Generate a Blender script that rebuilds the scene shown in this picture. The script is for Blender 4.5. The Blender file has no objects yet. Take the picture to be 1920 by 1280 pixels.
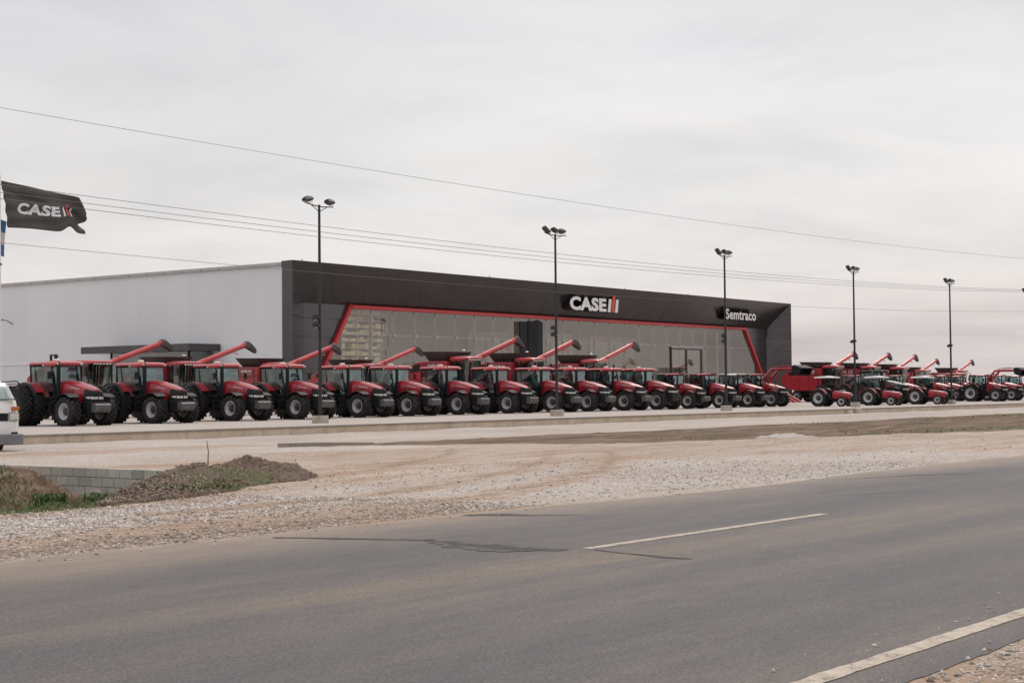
import bpy, bmesh, math, random
import numpy as np
from mathutils import Vector, Matrix, noise
random.seed(7); rng = np.random.default_rng(7)
R = math.radians
scene = bpy.context.scene
COL = scene.collection
PI = math.pi

# ------------------------------------------------------------------ materials
def new_mat(name):
    m = bpy.data.materials.new(name); m.use_nodes = True
    nt = m.node_tree; b = nt.nodes['Principled BSDF']
    return m, nt, b
def nd(nt, t, **kw):
    n = nt.nodes.new(t)
    for k, v in kw.items():
        if k in n.inputs.keys() if isinstance(k, str) else False: n.inputs[k].default_value = v
        else: setattr(n, k, v)
    return n
def noise_node(nt, scale, detail=4, rough=.55, vec=None, dist=0):
    n = nt.nodes.new('ShaderNodeTexNoise'); n.inputs['Scale'].default_value = scale
    n.inputs['Detail'].default_value = detail; n.inputs['Roughness'].default_value = rough
    n.inputs['Distortion'].default_value = dist
    if vec is not None: nt.links.new(vec, n.inputs['Vector'])
    return n
def ramp(nt, fac, stops):
    r = nt.nodes.new('ShaderNodeValToRGB'); nt.links.new(fac, r.inputs[0])
    el = r.color_ramp.elements
    while len(el) < len(stops): el.new(0.5)
    for e, (p, c) in zip(el, stops):
        e.position = p; e.color = (c[0], c[1], c[2], 1) if hasattr(c, '__len__') else (c, c, c, 1)
    return r.outputs[0]
def mix(nt, fac, a, b, mode='MIX'):
    n = nt.nodes.new('ShaderNodeMix'); n.data_type = 'RGBA'; n.blend_type = mode
    for sock, v in ((n.inputs[0], fac), (n.inputs[6], a), (n.inputs[7], b)):
        if hasattr(v, 'is_linked'): nt.links.new(v, sock)
        elif hasattr(v, '__len__'): sock.default_value = (v[0], v[1], v[2], 1)
        else: sock.default_value = v
    return n.outputs[2]
def math_n(nt, op, a, b=None, clamp=False):
    n = nt.nodes.new('ShaderNodeMath'); n.operation = op; n.use_clamp = clamp
    for i, v in enumerate((a, b)):
        if v is None: continue
        if hasattr(v, 'is_linked'): nt.links.new(v, n.inputs[i])
        else: n.inputs[i].default_value = v
    return n.outputs[0]
def coords(nt, scale=(1, 1, 1), kind='Object'):
    tc = nt.nodes.new('ShaderNodeTexCoord'); mp = nt.nodes.new('ShaderNodeMapping')
    nt.links.new(tc.outputs[kind], mp.inputs[0]); mp.inputs['Scale'].default_value = scale
    return mp.outputs[0]
def world_pos(nt, scale=(1, 1, 1)):
    g = nt.nodes.new('ShaderNodeNewGeometry'); mp = nt.nodes.new('ShaderNodeMapping')
    nt.links.new(g.outputs['Position'], mp.inputs[0]); mp.inputs['Scale'].default_value = scale
    return mp.outputs[0]
def bump(nt, b, h, strength=.3, dist=.01):
    n = nt.nodes.new('ShaderNodeBump'); n.inputs['Strength'].default_value = strength
    n.inputs['Distance'].default_value = dist
    nt.links.new(h, n.inputs['Height']); nt.links.new(n.outputs[0], b.inputs['Normal'])

def simple(name, col, rough=.5, metal=0, var=.12, scale=6, coat=0, dust=0, spec=.5):
    """paint-like material with slight wear and road dust in its colour"""
    m, nt, b = new_mat(name)
    v = world_pos(nt)
    n = noise_node(nt, scale, 5, .6, v)
    c2 = tuple(max(0, c*(1-var*1.6)) for c in col); c3 = tuple(min(1, c*(1+var)) for c in col)
    c = ramp(nt, n.outputs[0], [(.3, c2), (.7, c3)])
    if dust:
        n2 = noise_node(nt, scale*.35, 6, .7, v)
        f = ramp(nt, n2.outputs[0], [(.42, 0), (.75, dust)])
        c = mix(nt, f, c, (.30, .24, .19))
    nt.links.new(c, b.inputs['Base Color'])
    b.inputs['Roughness'].default_value = rough; b.inputs['Metallic'].default_value = metal
    b.inputs['Coat Weight'].default_value = coat; b.inputs['Coat Roughness'].default_value = .12
    b.inputs['Specular IOR Level'].default_value = spec
    return m
M = {}
M['red'] = simple('red paint', (.33, .007, .018), .36, 0, .12, 2.5, .4, .03)
M['redroof'] = simple('red plastic roof', (.46, .035, .045), .42, 0, .08, 3, .35, .15)
M['darkred'] = simple('dark red panel', (.19, .006, .015), .4, 0, .12, 2, .3, .12)
M['black'] = simple('black plastic', (.009, .009, .011), .6, 0, .2, 5, 0, .02, .3)
M['blackpaint'] = simple('black gloss paint', (.012, .012, .014), .42, 0, .1, 3, .2, .03, .4)
M['chassis'] = simple('dark chassis', (.010, .010, .011), .65, 0, .3, 5, 0, .07, .3)
M['rubber'] = simple('rubber', (.010, .0095, .0105), .72, 0, .3, 9, 0, .13, .35)
M['rim'] = simple('silver rim', (.52, .52, .54), .4, .35, .1, 7, 0, .15)
M['rimdark'] = simple('dark rim', (.035, .033, .034), .5, .2, .2, 6, 0, .2)
M['weight'] = simple('grey iron weight', (.09, .09, .093), .5, .1, .2, 5, 0, .2)
M['white'] = simple('white paint', (.74, .73, .71), .35, 0, .06, 3, .3, .04)
M['whiteplain'] = simple('white lettering', (.78, .76, .75), .45, 0, .02, 3)
M['lamp'] = simple('headlamp lens', (.62, .61, .56), .15, .1, .25, 30, .5)
M['lens'] = simple('dark lamp glass', (.07, .07, .075), .15, 0, .1, 5, .5)
M['seat'] = simple('seat fabric', (.03, .045, .05), .7, 0, .2, 8)
M['grain'] = simple('brown grain tank cover', (.028, .02, .02), .55, 0, .3, 2, 0, .1)
M['spout'] = simple('grey rubber spout', (.045, .045, .048), .6, 0, .2, 4, 0, .1)
M['auger'] = simple('red auger paint', (.50, .04, .045), .38, 0, .1, 2, .35, .2)
M['concrete'] = simple('concrete block', (.42, .36, .30), .85, 0, .18, 3)
M['pole'] = simple('dark lamp pole', (.022, .022, .027), .45, .2, .1, 2)
M['orange'] = simple('orange lens', (.45, .12, .03), .2, 0, .1, 9, .4)
M['greyplastic'] = simple('grey bumper', (.16, .165, .175), .5, 0, .12, 3, 0, .15)
M['wire'] = simple('wire', (.05, .045, .045), .5, .2, .1, 2)
M['redtrim'] = simple('red fascia', (.52, .028, .03), .4, 0, .05, .5, .1)
M['redsign'] = simple('red sign face', (.62, .07, .06), .45, 0, .04, 2)
M['cream'] = simple('cream beacon', (.75, .68, .55), .4, 0, .05, 4)
M['beige'] = simple('beige frame', (.78, .67, .55), .6, 0, .06, 1)
M['blueflag'] = simple('blue flag cloth', (.06, .17, .42), .8, 0, .06, 4)
M['whiteflag'] = simple('white flag cloth', (.7, .7, .72), .8, 0, .04, 4)
M['blackflag'] = simple('black flag cloth', (.075, .068, .066), .8, 0, .15, 2)

def glass(name, tint, refl, rough=.03, refcol=(.9, .9, .9)):
    m = bpy.data.materials.new(name); m.use_nodes = True; nt = m.node_tree
    for n in list(nt.nodes):
        if n.type != 'OUTPUT_MATERIAL': nt.nodes.remove(n)
    out = nt.nodes[0]
    t = nt.nodes.new('ShaderNodeBsdfTransparent'); t.inputs[0].default_value = (*tint, 1)
    g = nt.nodes.new('ShaderNodeBsdfGlossy'); g.inputs['Roughness'].default_value = rough; g.inputs['Color'].default_value = (*refcol, 1)
    fr = nt.nodes.new('ShaderNodeLayerWeight'); fr.inputs['Blend'].default_value = .25
    f = math_n(nt, 'MULTIPLY_ADD', fr.outputs['Facing'], .35, True)
    f.node.inputs[2].default_value = refl
    mx = nt.nodes.new('ShaderNodeMixShader'); nt.links.new(f, mx.inputs[0])
    nt.links.new(t.outputs[0], mx.inputs[1]); nt.links.new(g.outputs[0], mx.inputs[2])
    nt.links.new(mx.outputs[0], out.inputs[0]); return m
M['glass'] = glass('cab glass', (.46, .60, .59), .11, .02, (.78, .92, .94))
M['glassdark'] = glass('dark cab glass', (.40, .50, .47), .15)
M['shopglass'] = glass('showroom glass', (.84, .83, .79), .12, .012, (.86, .83, .80))

def clad_material():
    m, nt, b = new_mat('dark metal cladding')
    v = coords(nt, (1, 1, 1)); n = noise_node(nt, .35, 3, .5, v)
    c = ramp(nt, n.outputs[0], [(.3, (.086, .080, .084)), (.7, (.108, .100, .104))])
    nt.links.new(c, b.inputs['Base Color']); b.inputs['Roughness'].default_value = .24
    b.inputs['Metallic'].default_value = .75
    n2 = noise_node(nt, .55, 2, .5, v); bump(nt, b, n2.outputs[0], .12, .3)
    return m
M['clad'] = clad_material()
def white_wall_mat():
    m, nt, b = new_mat('white corrugated wall')
    v = coords(nt); n = noise_node(nt, .12, 3, .5, v)
    c = ramp(nt, n.outputs[0], [(.3, (.64, .64, .665)), (.7, (.70, .70, .715))])
    vst = coords(nt, (1, .9, .06)); ns_ = noise_node(nt, 1.4, 5, .6, vst); c = mix(nt, 1, c, ramp(nt, ns_.outputs[0], [(.3, .98), (.7, 1.012)]), 'MULTIPLY')
    br = nt.nodes.new('ShaderNodeTexWave'); br.inputs['Scale'].default_value = .32; br.bands_direction = 'Y'; nt.links.new(v, br.inputs['Vector']); c = mix(nt, 1, c, ramp(nt, br.outputs[0], [(0, .975), (.03, 1)]), 'MULTIPLY')
    nt.links.new(c, b.inputs['Base Color']); b.inputs['Roughness'].default_value = .45
    w = nt.nodes.new('ShaderNodeTexWave'); w.inputs['Scale'].default_value = 1.6; w.bands_direction = 'Y'
    nt.links.new(v, w.inputs['Vector']); bump(nt, b, w.outputs[0], .25, .03)
    return m
M['whitewall'] = white_wall_mat()
def wall_conc(name, c1, c2, blocks=False):
    m, nt, b = new_mat(name)
    v = world_pos(nt); n = noise_node(nt, 1.1, 8, .65, v); nf = noise_node(nt, 14, 4, .6, v)
    c = ramp(nt, n.outputs[0], [(.25, c1), (.75, c2)])
    vs = world_pos(nt, (1.2, 1.2, .25)); ns = noise_node(nt, 1.6, 5, .6, vs)
    c = mix(nt, ramp(nt, ns.outputs[0], [(.5, 0), (.75, .5)]), c, tuple(x*.6 for x in c1))
    c = mix(nt, .25, c, nf.outputs[0], 'OVERLAY')
    nt.links.new(c, b.inputs['Base Color']); b.inputs['Roughness'].default_value = .9
    bump(nt, b, nf.outputs[0], .4, .01)
    return m
M['retwall'] = wall_conc('tan retaining wall', (.46, .36, .27), (.64, .53, .42))
M['coping'] = wall_conc('grey coping', (.22, .19, .165), (.30, .265, .23))
M['blockgrey'] = wall_conc('grey concrete block', (.38, .35, .305), (.56, .51, .455))

# asphalt
def asphalt():
    m, nt, b = new_mat('worn asphalt')
    v = world_pos(nt); vs = world_pos(nt, (.05, .55, 1))
    big = noise_node(nt, 1.3, 5, .6, vs); med = noise_node(nt, .5, 6, .6, v); fine = noise_node(nt, 90, 3, .7, v)
    c = ramp(nt, big.outputs[0], [(.36, (.080, .072, .074)), (.5, (.106, .092, .089)), (.63, (.172, .134, .102))])
    c = mix(nt, ramp(nt, med.outputs[0], [(.35, 0), (.7, .5)]), c, (.100, .088, .087))
    # fine aggregate
    f = ramp(nt, fine.outputs[0], [(.3, .5), (.7, 1.5)])
    c = mix(nt, 1, c, f, 'MULTIPLY')
    g2 = noise_node(nt, 38, 2, .8, v); c = mix(nt, 1, c, ramp(nt, g2.outputs[0], [(.30, .70), (.5, 1), (.72, 1.36)]), 'MULTIPLY')
    # dust near the far shoulder
    g = nt.nodes.new('ShaderNodeNewGeometry'); s = nt.nodes.new('ShaderNodeSeparateXYZ'); nt.links.new(g.outputs['Position'], s.inputs[0])
    d = math_n(nt, 'ADD', s.outputs[1], math_n(nt, 'MULTIPLY', med.outputs[0], 1.6))
    fd = ramp(nt, math_n(nt, 'MULTIPLY', math_n(nt, 'SUBTRACT', d, 11.0), .5), [(0, 0), (.85, .55), (1, .85)])
    c = mix(nt, fd, c, (.34, .255, .19))
    mo_ = noise_node(nt, 5, 7, .75, world_pos(nt, (.45, 1.5, 1))); c = mix(nt, 1, c, ramp(nt, mo_.outputs[0], [(.32, .86), (.68, 1.14)]), 'MULTIPLY')
    nt.links.new(c, b.inputs['Base Color']); b.inputs['Roughness'].default_value = .72
    b.inputs['Specular IOR Level'].default_value = .35
    bump(nt, b, fine.outputs[0], .35, .006)
    return m
M['asphalt'] = asphalt()
def crack_mat():
    m, nt, b = new_mat('broken asphalt'); v = world_pos(nt); n = noise_node(nt, 16, 8, .75, v)
    at = nt.nodes.new('ShaderNodeAttribute'); at.attribute_name = 'rim'
    f = math_n(nt, 'ADD', at.outputs['Fac'], math_n(nt, 'MULTIPLY', math_n(nt, 'SUBTRACT', n.outputs[0], .5), 2.4))
    dark = ramp(nt, n.outputs[0], [(.3, (.030, .027, .027)), (.5, (.055, .049, .048)), (.7, (.11, .095, .09))])
    c = mix(nt, ramp(nt, f, [(.35, 0), (.75, 1)]), dark, (.135, .115, .105))
    nt.links.new(c, b.inputs['Base Color']); b.inputs['Roughness'].default_value = .9; bump(nt, b, n.outputs[0], .8, .02)
    return m
M['crack'] = crack_mat()
def paint_mat():
    m, nt, b = new_mat('worn road paint'); v = world_pos(nt)
    n = noise_node(nt, 9, 8, .72, v); n2 = noise_node(nt, 60, 3, .7, v)
    s = math_n(nt, 'ADD', n.outputs[0], math_n(nt, 'MULTIPLY', n2.outputs[0], .5))
    c = ramp(nt, s, [(.60, (.17, .14, .12)), (.70, (.42, .345, .27)), (.95, (.54, .465, .38))])
    nt.links.new(c, b.inputs['Base Color']); b.inputs['Roughness'].default_value = .8
    return m
M['paint'] = paint_mat()

# ground: attribute 'zone' R = white gravel, G = brown soil, B = grass, rest = tan packed earth
def ground_mat(name='gravel and soil', lot=False):
    m, nt, b = new_mat(name)
    v = world_pos(nt); med = noise_node(nt, .45, 8, .7, v); n1 = noise_node(nt, 3.2, 8, .75, v)
    vor = nt.nodes.new('ShaderNodeTexVoronoi'); vor.inputs['Scale'].default_value = 16; nt.links.new(v, vor.inputs['Vector'])
    vor2 = nt.nodes.new('ShaderNodeTexVoronoi'); vor2.inputs['Scale'].default_value = 38; nt.links.new(v, vor2.inputs['Vector'])
    sep = nt.nodes.new('ShaderNodeSeparateColor')
    nt.links.new(vor.outputs['Color'], sep.inputs[0])
    sep2 = nt.nodes.new('ShaderNodeSeparateColor'); nt.links.new(vor2.outputs['Color'], sep2.inputs[0])
    stone = ramp(nt, sep.outputs[0], [(0, (.26, .225, .20)), (.25, (.46, .405, .365)), (.6, (.60, .545, .50)), (1, (.78, .73, .69))])
    stone2 = ramp(nt, sep2.outputs[0], [(0, (.28, .235, .205)), (.3, (.50, .44, .395)), (1, (.72, .665, .62))])
    stone = mix(nt, .6, stone, stone2)
    edge = ramp(nt, vor.outputs['Distance'], [(.0, 1.08), (.6, .78), (1, .55)])
    stone = mix(nt, .8, stone, edge, 'MULTIPLY')
    stone = mix(nt, ramp(nt, med.outputs[0], [(.42, 0), (.66, .65)]), stone, (.43, .335, .27))
    if lot:
        c = mix(nt, .25, stone, (.46, .41, .37))
        nt.links.new(c, b.inputs['Base Color'])
    else:
        at = nt.nodes.new('ShaderNodeAttribute'); at.attribute_name = 'zone'
        sz = nt.nodes.new('ShaderNodeSeparateColor'); nt.links.new(at.outputs['Color'], sz.inputs[0])
        tan = ramp(nt, n1.outputs[0], [(.25, (.33, .25, .195)), (.5, (.45, .362, .298)), (.75, (.57, .485, .42))])
        fleck = ramp(nt, sep2.outputs[1], [(0, (.16, .12, .095)), (.25, (.38, .30, .245)), (.8, (.52, .44, .375)), (1, (.78, .72, .67))])
        tan = mix(nt, .68, tan, fleck)
        soil = ramp(nt, n1.outputs[0], [(.25, (.085, .050, .033)), (.5, (.18, .112, .072)), (.78, (.32, .22, .155))])
        soil = mix(nt, .35, soil, ramp(nt, sep2.outputs[1], [(0, (.07, .05, .04)), (.7, (.16, .12, .09)), (1, (.38, .32, .27))]))
        gr = ramp(nt, n1.outputs[0], [(.25, (.035, .045, .015)), (.5, (.085, .095, .035)), (.78, (.17, .15, .075))])
        w = math_n(nt, 'ADD', n1.outputs[0], math_n(nt, 'MULTIPLY', sep2.outputs[2], .35))
        def wgt(ch):   # noisy border of each zone
            x = math_n(nt, 'ADD', sz.outputs[ch], math_n(nt, 'MULTIPLY', math_n(nt, 'SUBTRACT', w, .68), 1.1))
            return ramp(nt, x, [(.38, 0), (.62, 1)])
        vs = world_pos(nt, (.12, 1.3, 1)); ts = noise_node(nt, 1.3, 6, .65, vs)     # wheel-track streaks along the road
        tan = mix(nt, ramp(nt, ts.outputs[0], [(.46, 0), (.57, .8)]), tan, (.36, .25, .175))
        stone = mix(nt, ramp(nt, ts.outputs[0], [(.52, 0), (.66, .3)]), stone, (.42, .32, .25))
        soil = mix(nt, ramp(nt, ts.outputs[0], [(.40, .65), (.52, 0)]), soil, (.075, .048, .034)); soil = mix(nt, ramp(nt, ts.outputs[0], [(.52, 0), (.64, .6)]), soil, (.34, .245, .18))
        c = mix(nt, wgt(0), tan, stone); c = mix(nt, wgt(1), c, soil); c = mix(nt, wgt(2), c, gr)
        big = noise_node(nt, .16, 5, .6, v); c = mix(nt, 1, c, ramp(nt, big.outputs[0], [(.3, (.86, .82, .78)), (.7, (1.08, 1.08, 1.08))]), 'MULTIPLY')
        nt.links.new(c, b.inputs['Base Color'])
    b.inputs['Roughness'].default_value = .92; b.inputs['Specular IOR Level'].default_value = .2
    h = math_n(nt, 'ADD', math_n(nt, 'MULTIPLY', vor.outputs['Distance'], -1.0), math_n(nt, 'MULTIPLY', n1.outputs[0], 1.0))
    bump(nt, b, h, .7, .03)
    return m
M['ground'] = ground_mat(); M['lot'] = ground_mat('pale gravel lot', True)
def stone_mat():
    m, nt, b = new_mat('loose stones'); at = nt.nodes.new('ShaderNodeAttribute'); at.attribute_name = 'tone'
    v = world_pos(nt); n = noise_node(nt, 25, 4, .6, v)
    c = mix(nt, .3, at.outputs['Color'], n.outputs[0], 'OVERLAY')
    nt.links.new(c, b.inputs['Base Color']); b.inputs['Roughness'].default_value = .9; return m
M['stone'] = stone_mat()
def soil_mat():
    m, nt, b = new_mat('turned soil'); v = world_pos(nt)
    n = noise_node(nt, 4.5, 10, .75, v); n2 = noise_node(nt, .9, 5, .6, v); vor = nt.nodes.new('ShaderNodeTexVoronoi'); vor.inputs['Scale'].default_value = 14; nt.links.new(v, vor.inputs['Vector'])
    c = ramp(nt, n.outputs[0], [(.28, (.06, .036, .025)), (.5, (.15, .095, .064)), (.75, (.28, .195, .14))])
    sp = nt.nodes.new('ShaderNodeSeparateColor'); nt.links.new(vor.outputs['Color'], sp.inputs[0])
    c = mix(nt, .3, c, ramp(nt, sp.outputs[0], [(0, (.06, .045, .035)), (.8, (.17, .125, .095)), (1, (.42, .36, .30))]))
    at = nt.nodes.new('ShaderNodeAttribute'); at.attribute_name = 'zone'
    s2 = nt.nodes.new('ShaderNodeSeparateColor'); nt.links.new(at.outputs['Color'], s2.inputs[0])
    gf = math_n(nt, 'ADD', s2.outputs[2], math_n(nt, 'MULTIPLY', math_n(nt, 'SUBTRACT', n.outputs[0], .5), 1.6))
    gr = ramp(nt, n.outputs[0], [(.25, (.05, .055, .02)), (.5, (.11, .11, .045)), (.78, (.19, .165, .09))])
    c = mix(nt, ramp(nt, gf, [(.4, 0), (.62, 1)]), c, gr)
    nt.links.new(c, b.inputs['Base Color']); b.inputs['Roughness'].default_value = .95
    bump(nt, b, math_n(nt, 'ADD', n.outputs[0], math_n(nt, 'MULTIPLY', vor.outputs['Distance'], -.8)), .9, .06)
    return m
M['soil'] = soil_mat()
def leaf_mat():
    m, nt, b = new_mat('weed leaves'); at = nt.nodes.new('ShaderNodeAttribute'); at.attribute_name = 'tone'
    nt.links.new(at.outputs['Color'], b.inputs['Base Color']); b.inputs['Roughness'].default_value = .6; return m
M['leaf'] = leaf_mat()

# ------------------------------------------------------------------ mesh builder
class MB:
    def __init__(s): s.v = []; s.f = []
    def add(s, vs, fs):
        o = len(s.v); s.v += [tuple(p) for p in vs]; s.f += [tuple(i+o for i in f) for f in fs]; return s
    def box(s, x0, x1, y0, y1, z0, z1, mat=None):
        vs = [(x, y, z) for z in (z0, z1) for y in (y0, y1) for x in (x0, x1)]
        if mat: vs = [mat @ Vector(p) for p in vs]
        return s.add(vs, [(0, 2, 3, 1), (4, 5, 7, 6), (0, 1, 5, 4), (2, 6, 7, 3), (0, 4, 6, 2), (1, 3, 7, 5)])
    def prism_x(s, poly, x0, x1):           # poly in (y,z)
        n = len(poly)
        vs = [(x0, y, z) for y, z in poly] + [(x1, y, z) for y, z in poly]
        return s.add(vs, [tuple(range(n-1, -1, -1)), tuple(range(n, 2*n))] + [(i, (i+1) % n, n+(i+1) % n, n+i) for i in range(n)])
    def prism_y(s, poly, y0, y1):           # poly in (x,z)
        n = len(poly)
        vs = [(x, y0, z) for x, z in poly] + [(x, y1, z) for x, z in poly]
        return s.add(vs, [tuple(range(n)), tuple(range(2*n-1, n-1, -1))] + [(i, n+i, n+(i+1) % n, (i+1) % n) for i in range(n)])
    def loft(s, secs, cap=True):
        n = len(secs[0]); vs = [p for sec in secs for p in sec]; fs = []
        for k in range(len(secs)-1):
            for i in range(n):
                fs.append((k*n+i, k*n+(i+1) % n, (k+1)*n+(i+1) % n, (k+1)*n+i))
        if cap: fs += [tuple(range(n-1, -1, -1)), tuple(range((len(secs)-1)*n, len(secs)*n))]
        return s.add(vs, fs)
    def tube(s, pts, r, seg=8, cap=True):
        pts = [Vector(p) for p in pts]; rs = r if hasattr(r, '__len__') else [r]*len(pts); secs = []
        for i, p in enumerate(pts):
            d = (pts[min(i+1, len(pts)-1)] - pts[max(i-1, 0)]).normalized()
            a = Vector((0, 0, 1)) if abs(d.z) < .95 else Vector((1, 0, 0))
            u = d.cross(a).normalized(); w = d.cross(u)
            secs.append([p + (u*math.cos(t)+w*math.sin(t))*rs[i] for t in [2*PI*k/seg for k in range(seg)]])
        return s.loft(secs, cap)
    def lathe_x(s, prof, cx, cy, cz, seg=32):   # prof = [(x, r)], axis along x
        n = len(prof); vs = []; fs = []
        for k in range(seg):
            t = 2*PI*k/seg
            for x, r in prof: vs.append((cx+x, cy+r*math.cos(t), cz+r*math.sin(t)))
        for k in range(seg):
            for i in range(n-1):
                a = k*n+i; b = ((k+1) % seg)*n+i; fs.append((a, a+1, b+1, b))
        return s.add(vs, fs)
    def mesh(s, name, mat, smooth=None):
        me = bpy.data.meshes.new(name); me.from_pydata(s.v, [], s.f); me.validate()
        if smooth:
            bm = bmesh.new(); bm.from_mesh(me); bmesh.ops.recalc_face_normals(bm, faces=bm.faces); bm.to_mesh(me); bm.free()
            me.shade_smooth(); me.set_sharp_from_angle(angle=R(smooth))
        me.materials.append(mat); return me
    def build(s, name, mat, parent=None, smooth=None, bev=0):
        me = s.mesh(name, mat, smooth)
        if not smooth:
            bm = bmesh.new(); bm.from_mesh(me); bmesh.ops.recalc_face_normals(bm, faces=bm.faces); bm.to_mesh(me); bm.free()
        o = bpy.data.objects.new(name, me); COL.objects.link(o)
        if parent: o.parent = parent
        if bev:
            b = o.modifiers.new('Bevel', 'BEVEL'); b.width = bev; b.segments = 2; b.limit_method = 'ANGLE'; b.angle_limit = R(40)
        return o
def tag(o, label=None, cat=None, group=None, kind=None):
    if label: o['label'] = label
    if cat: o['category'] = cat
    if group: o['group'] = group
    if kind: o['kind'] = kind
    return o
def empty(name, loc=(0, 0, 0), rz=0):
    o = bpy.data.objects.new(name, None); COL.objects.link(o); o.location = loc; o.rotation_euler = (0, 0, rz); o.empty_display_size = .3
    return o
CH = {}
def copy_tree(o, parent=None):
    c = o.copy(); COL.objects.link(c); c.parent = parent
    for ch in [x for x in list(o.children)]: copy_tree(ch, c)
    return c

# ------------------------------------------------------------------ ground
def base_z(Y): return float(np.interp(Y, [-20, 2.5, 3.2, 12.2, 12.6, 25, 35, 48], [-.45, -.068, -.062, -.064, -.072, -.17, -.25, -.32]))
def sm(a, b, x): t = min(1, max(0, (x-a)/(b-a))); return t*t*(3-2*t)
def fbm(x, y, s=1.0, o=4): return noise.fractal(Vector((x*s, y*s, 3.1)), 1, 2.1, o)
def ditch(X, Y):
    if X > 21.35: return 0
    wob = .25*fbm(X, 0, .5)
    l0 = 17.9+wob + max(0, X-14.2)*1.02; l1 = min(l0+3.3-max(0, X-14.2)*.14, 27.6)
    a = sm(l0, l1, Y); b = 1 - sm(28.2+wob+.5*fbm(X, Y, .9), 30.6+wob, Y)
    return .92*a*b
def height(X, Y):
    z = base_z(Y) - ditch(X, Y)
    if Y > 12.6 or Y < 2.8:
        k = min(1, abs(Y-12.6)/2 if Y > 12.6 else 1)
        z += k*(.05*fbm(X, Y, .25) + .018*fbm(X, Y, 1.6))
    if X > 36 and 19 < Y < 35:       # disturbed soil strip is slightly lumpy
        z += .05*abs(fbm(X, Y, .7))
    return z
def zones(X, Y):
    w = 1.1*fbm(X, Y, .22); w2 = .5*fbm(X, Y, .9)
    r = g = b = 0.
    # shoulder
    r = max(r, (1-abs(Y-15.6-.05*X*.4-w*.4)/1.7)*.95 if X < 34 else 0)       # band of white gravel beyond the shoulder
    if X > 14:                                                           # gravel spilled to the road edge
        e = sm(14, 19, X)*(1-sm(31, 38, X)); r = max(r, e*(1-sm(16.5, 20.5+w, Y)))
    if 12.1 < Y < 14 and X < 16: g = max(g, .62-.35*abs(Y-12.9))
    if Y > 40+w: r = 1.
    if Y > 35.6 and X > 36: r = 1.
    if X < 36 and 31.0+w < Y < 37+w*.5: r = 1.
    if X < 36 and 37 < Y < 40.5: r = max(r, .12)
    if 16 < Y < 32 and X > 21.5: r = max(r, .42+.35*w2-.010*(Y-16))
    if X > 34 and 12 < Y < 30: r = max(r, .40+.3*w2)
    # soil strip
    lo = float(np.interp(X, [35.5, 37.5, 39.5, 45, 54, 70, 110], [34.6, 32, 26.5, 24, 20.3, 19.6, 19]))
    if X > 35 and Y > lo-.6+w2:
        t = sm(lo-.6, lo+.4, Y+w2*.6)*(1-sm(35.3, 35.7, Y))
        g = max(g, t*.95); r *= 1-t
        b = max(b, t*(.26+.30*fbm(X, Y, .16)+.18*sm(60, 95, X) + (.2 if Y < lo+2.5 and X > 42 else 0)))
    # ditch
    if X < 21.4:
        d = ditch(X, Y); inn = sm(.03, .25, d)
        lip = sm(17.0+.15*w+max(0, X-14.2), 17.8+.15*w+max(0, X-14.2), Y)*(1-sm(30.6, 31.3, Y))
        if X < 13.6+w2: b = max(b, lip*.85*sm(14.6, 13.2, X)); 
        g = max(g, inn*.9); r *= 1-sm(30.2, 30.6, Y)*(1-sm(31.4, 31.9, Y)); g = max(g, .8*sm(29.5, 30.3, Y)*(1-sm(31.4, 31.9, Y))); b = max(b, inn*(.45+.5*fbm(X, Y, .6)+(.3 if 21 < Y < 28.5 else 0)))
        if inn > .1: r *= 1-inn
    for tx, wd in ((0, .55), (1.9, .5), (5.2, .7)):          # wheel tracks swinging off the road into the driveway
        yy = 13.6+tx+.055*max(0, X-13)**1.7*(1 if X < 30 else 1)
        d = abs(Y-yy-.3*w2)
        if X < 34 and 13 < Y < 35 and X > 12.5 and d < wd: r = min(r, .05); g = max(g, .52*(1-d/wd)*sm(12.5, 15, X))
    if Y < 3.4: r = .30+.5*w2; g = .45
    return max(0, min(1, r)), max(0, min(1, g)), max(0, min(1, b))
def axis(segs):
    out = []
    for a, b, st in segs: out += list(np.arange(a, b, st))
    return out + [segs[-1][1]]
xs = axis([(-4000, -1000, 1500), (-1000, -100, 300), (-100, -10, 30), (-10, 5, 1.5), (5, 30, .28), (30, 60, .6), (60, 140, 1.6), (140, 400, 20), (400, 1000, 200), (1000, 5000, 1000)])
ys = axis([(-4000, -1000, 1500), (-1000, -100, 300), (-100, -10, 30), (-10, 0, 2), (0, 12, .6), (12, 36, .28), (36, 50, .7), (50, 100, 10), (100, 400, 60), (400, 1000, 300), (1000, 5000, 1000)])
vs = []; zc = []
for Y in ys:
    for X in xs:
        vs.append((X, Y, height(X, Y) if -20 < Y < 48.5 and -50 < X < 300 else base_z(Y))); zc.append(zones(X, Y) if -20 < Y < 50 else (.5, .5, .45))
nx = len(xs); fs = [(j*nx+i, j*nx+i+1, (j+1)*nx+i+1, (j+1)*nx+i) for j in range(len(ys)-1) for i in range(nx-1)]
me = bpy.data.meshes.new('ground'); me.from_pydata(vs, [], fs); me.shade_smooth()
at = me.attributes.new('zone', 'FLOAT_COLOR', 'POINT')
at.data.foreach_set('color', np.array([(r, g, b, 1) for r, g, b in zc], dtype=np.float32).ravel())
me.materials.append(M['ground']); o = bpy.data.objects.new('ground', me); COL.objects.link(o); tag(o, kind='structure')

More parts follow.
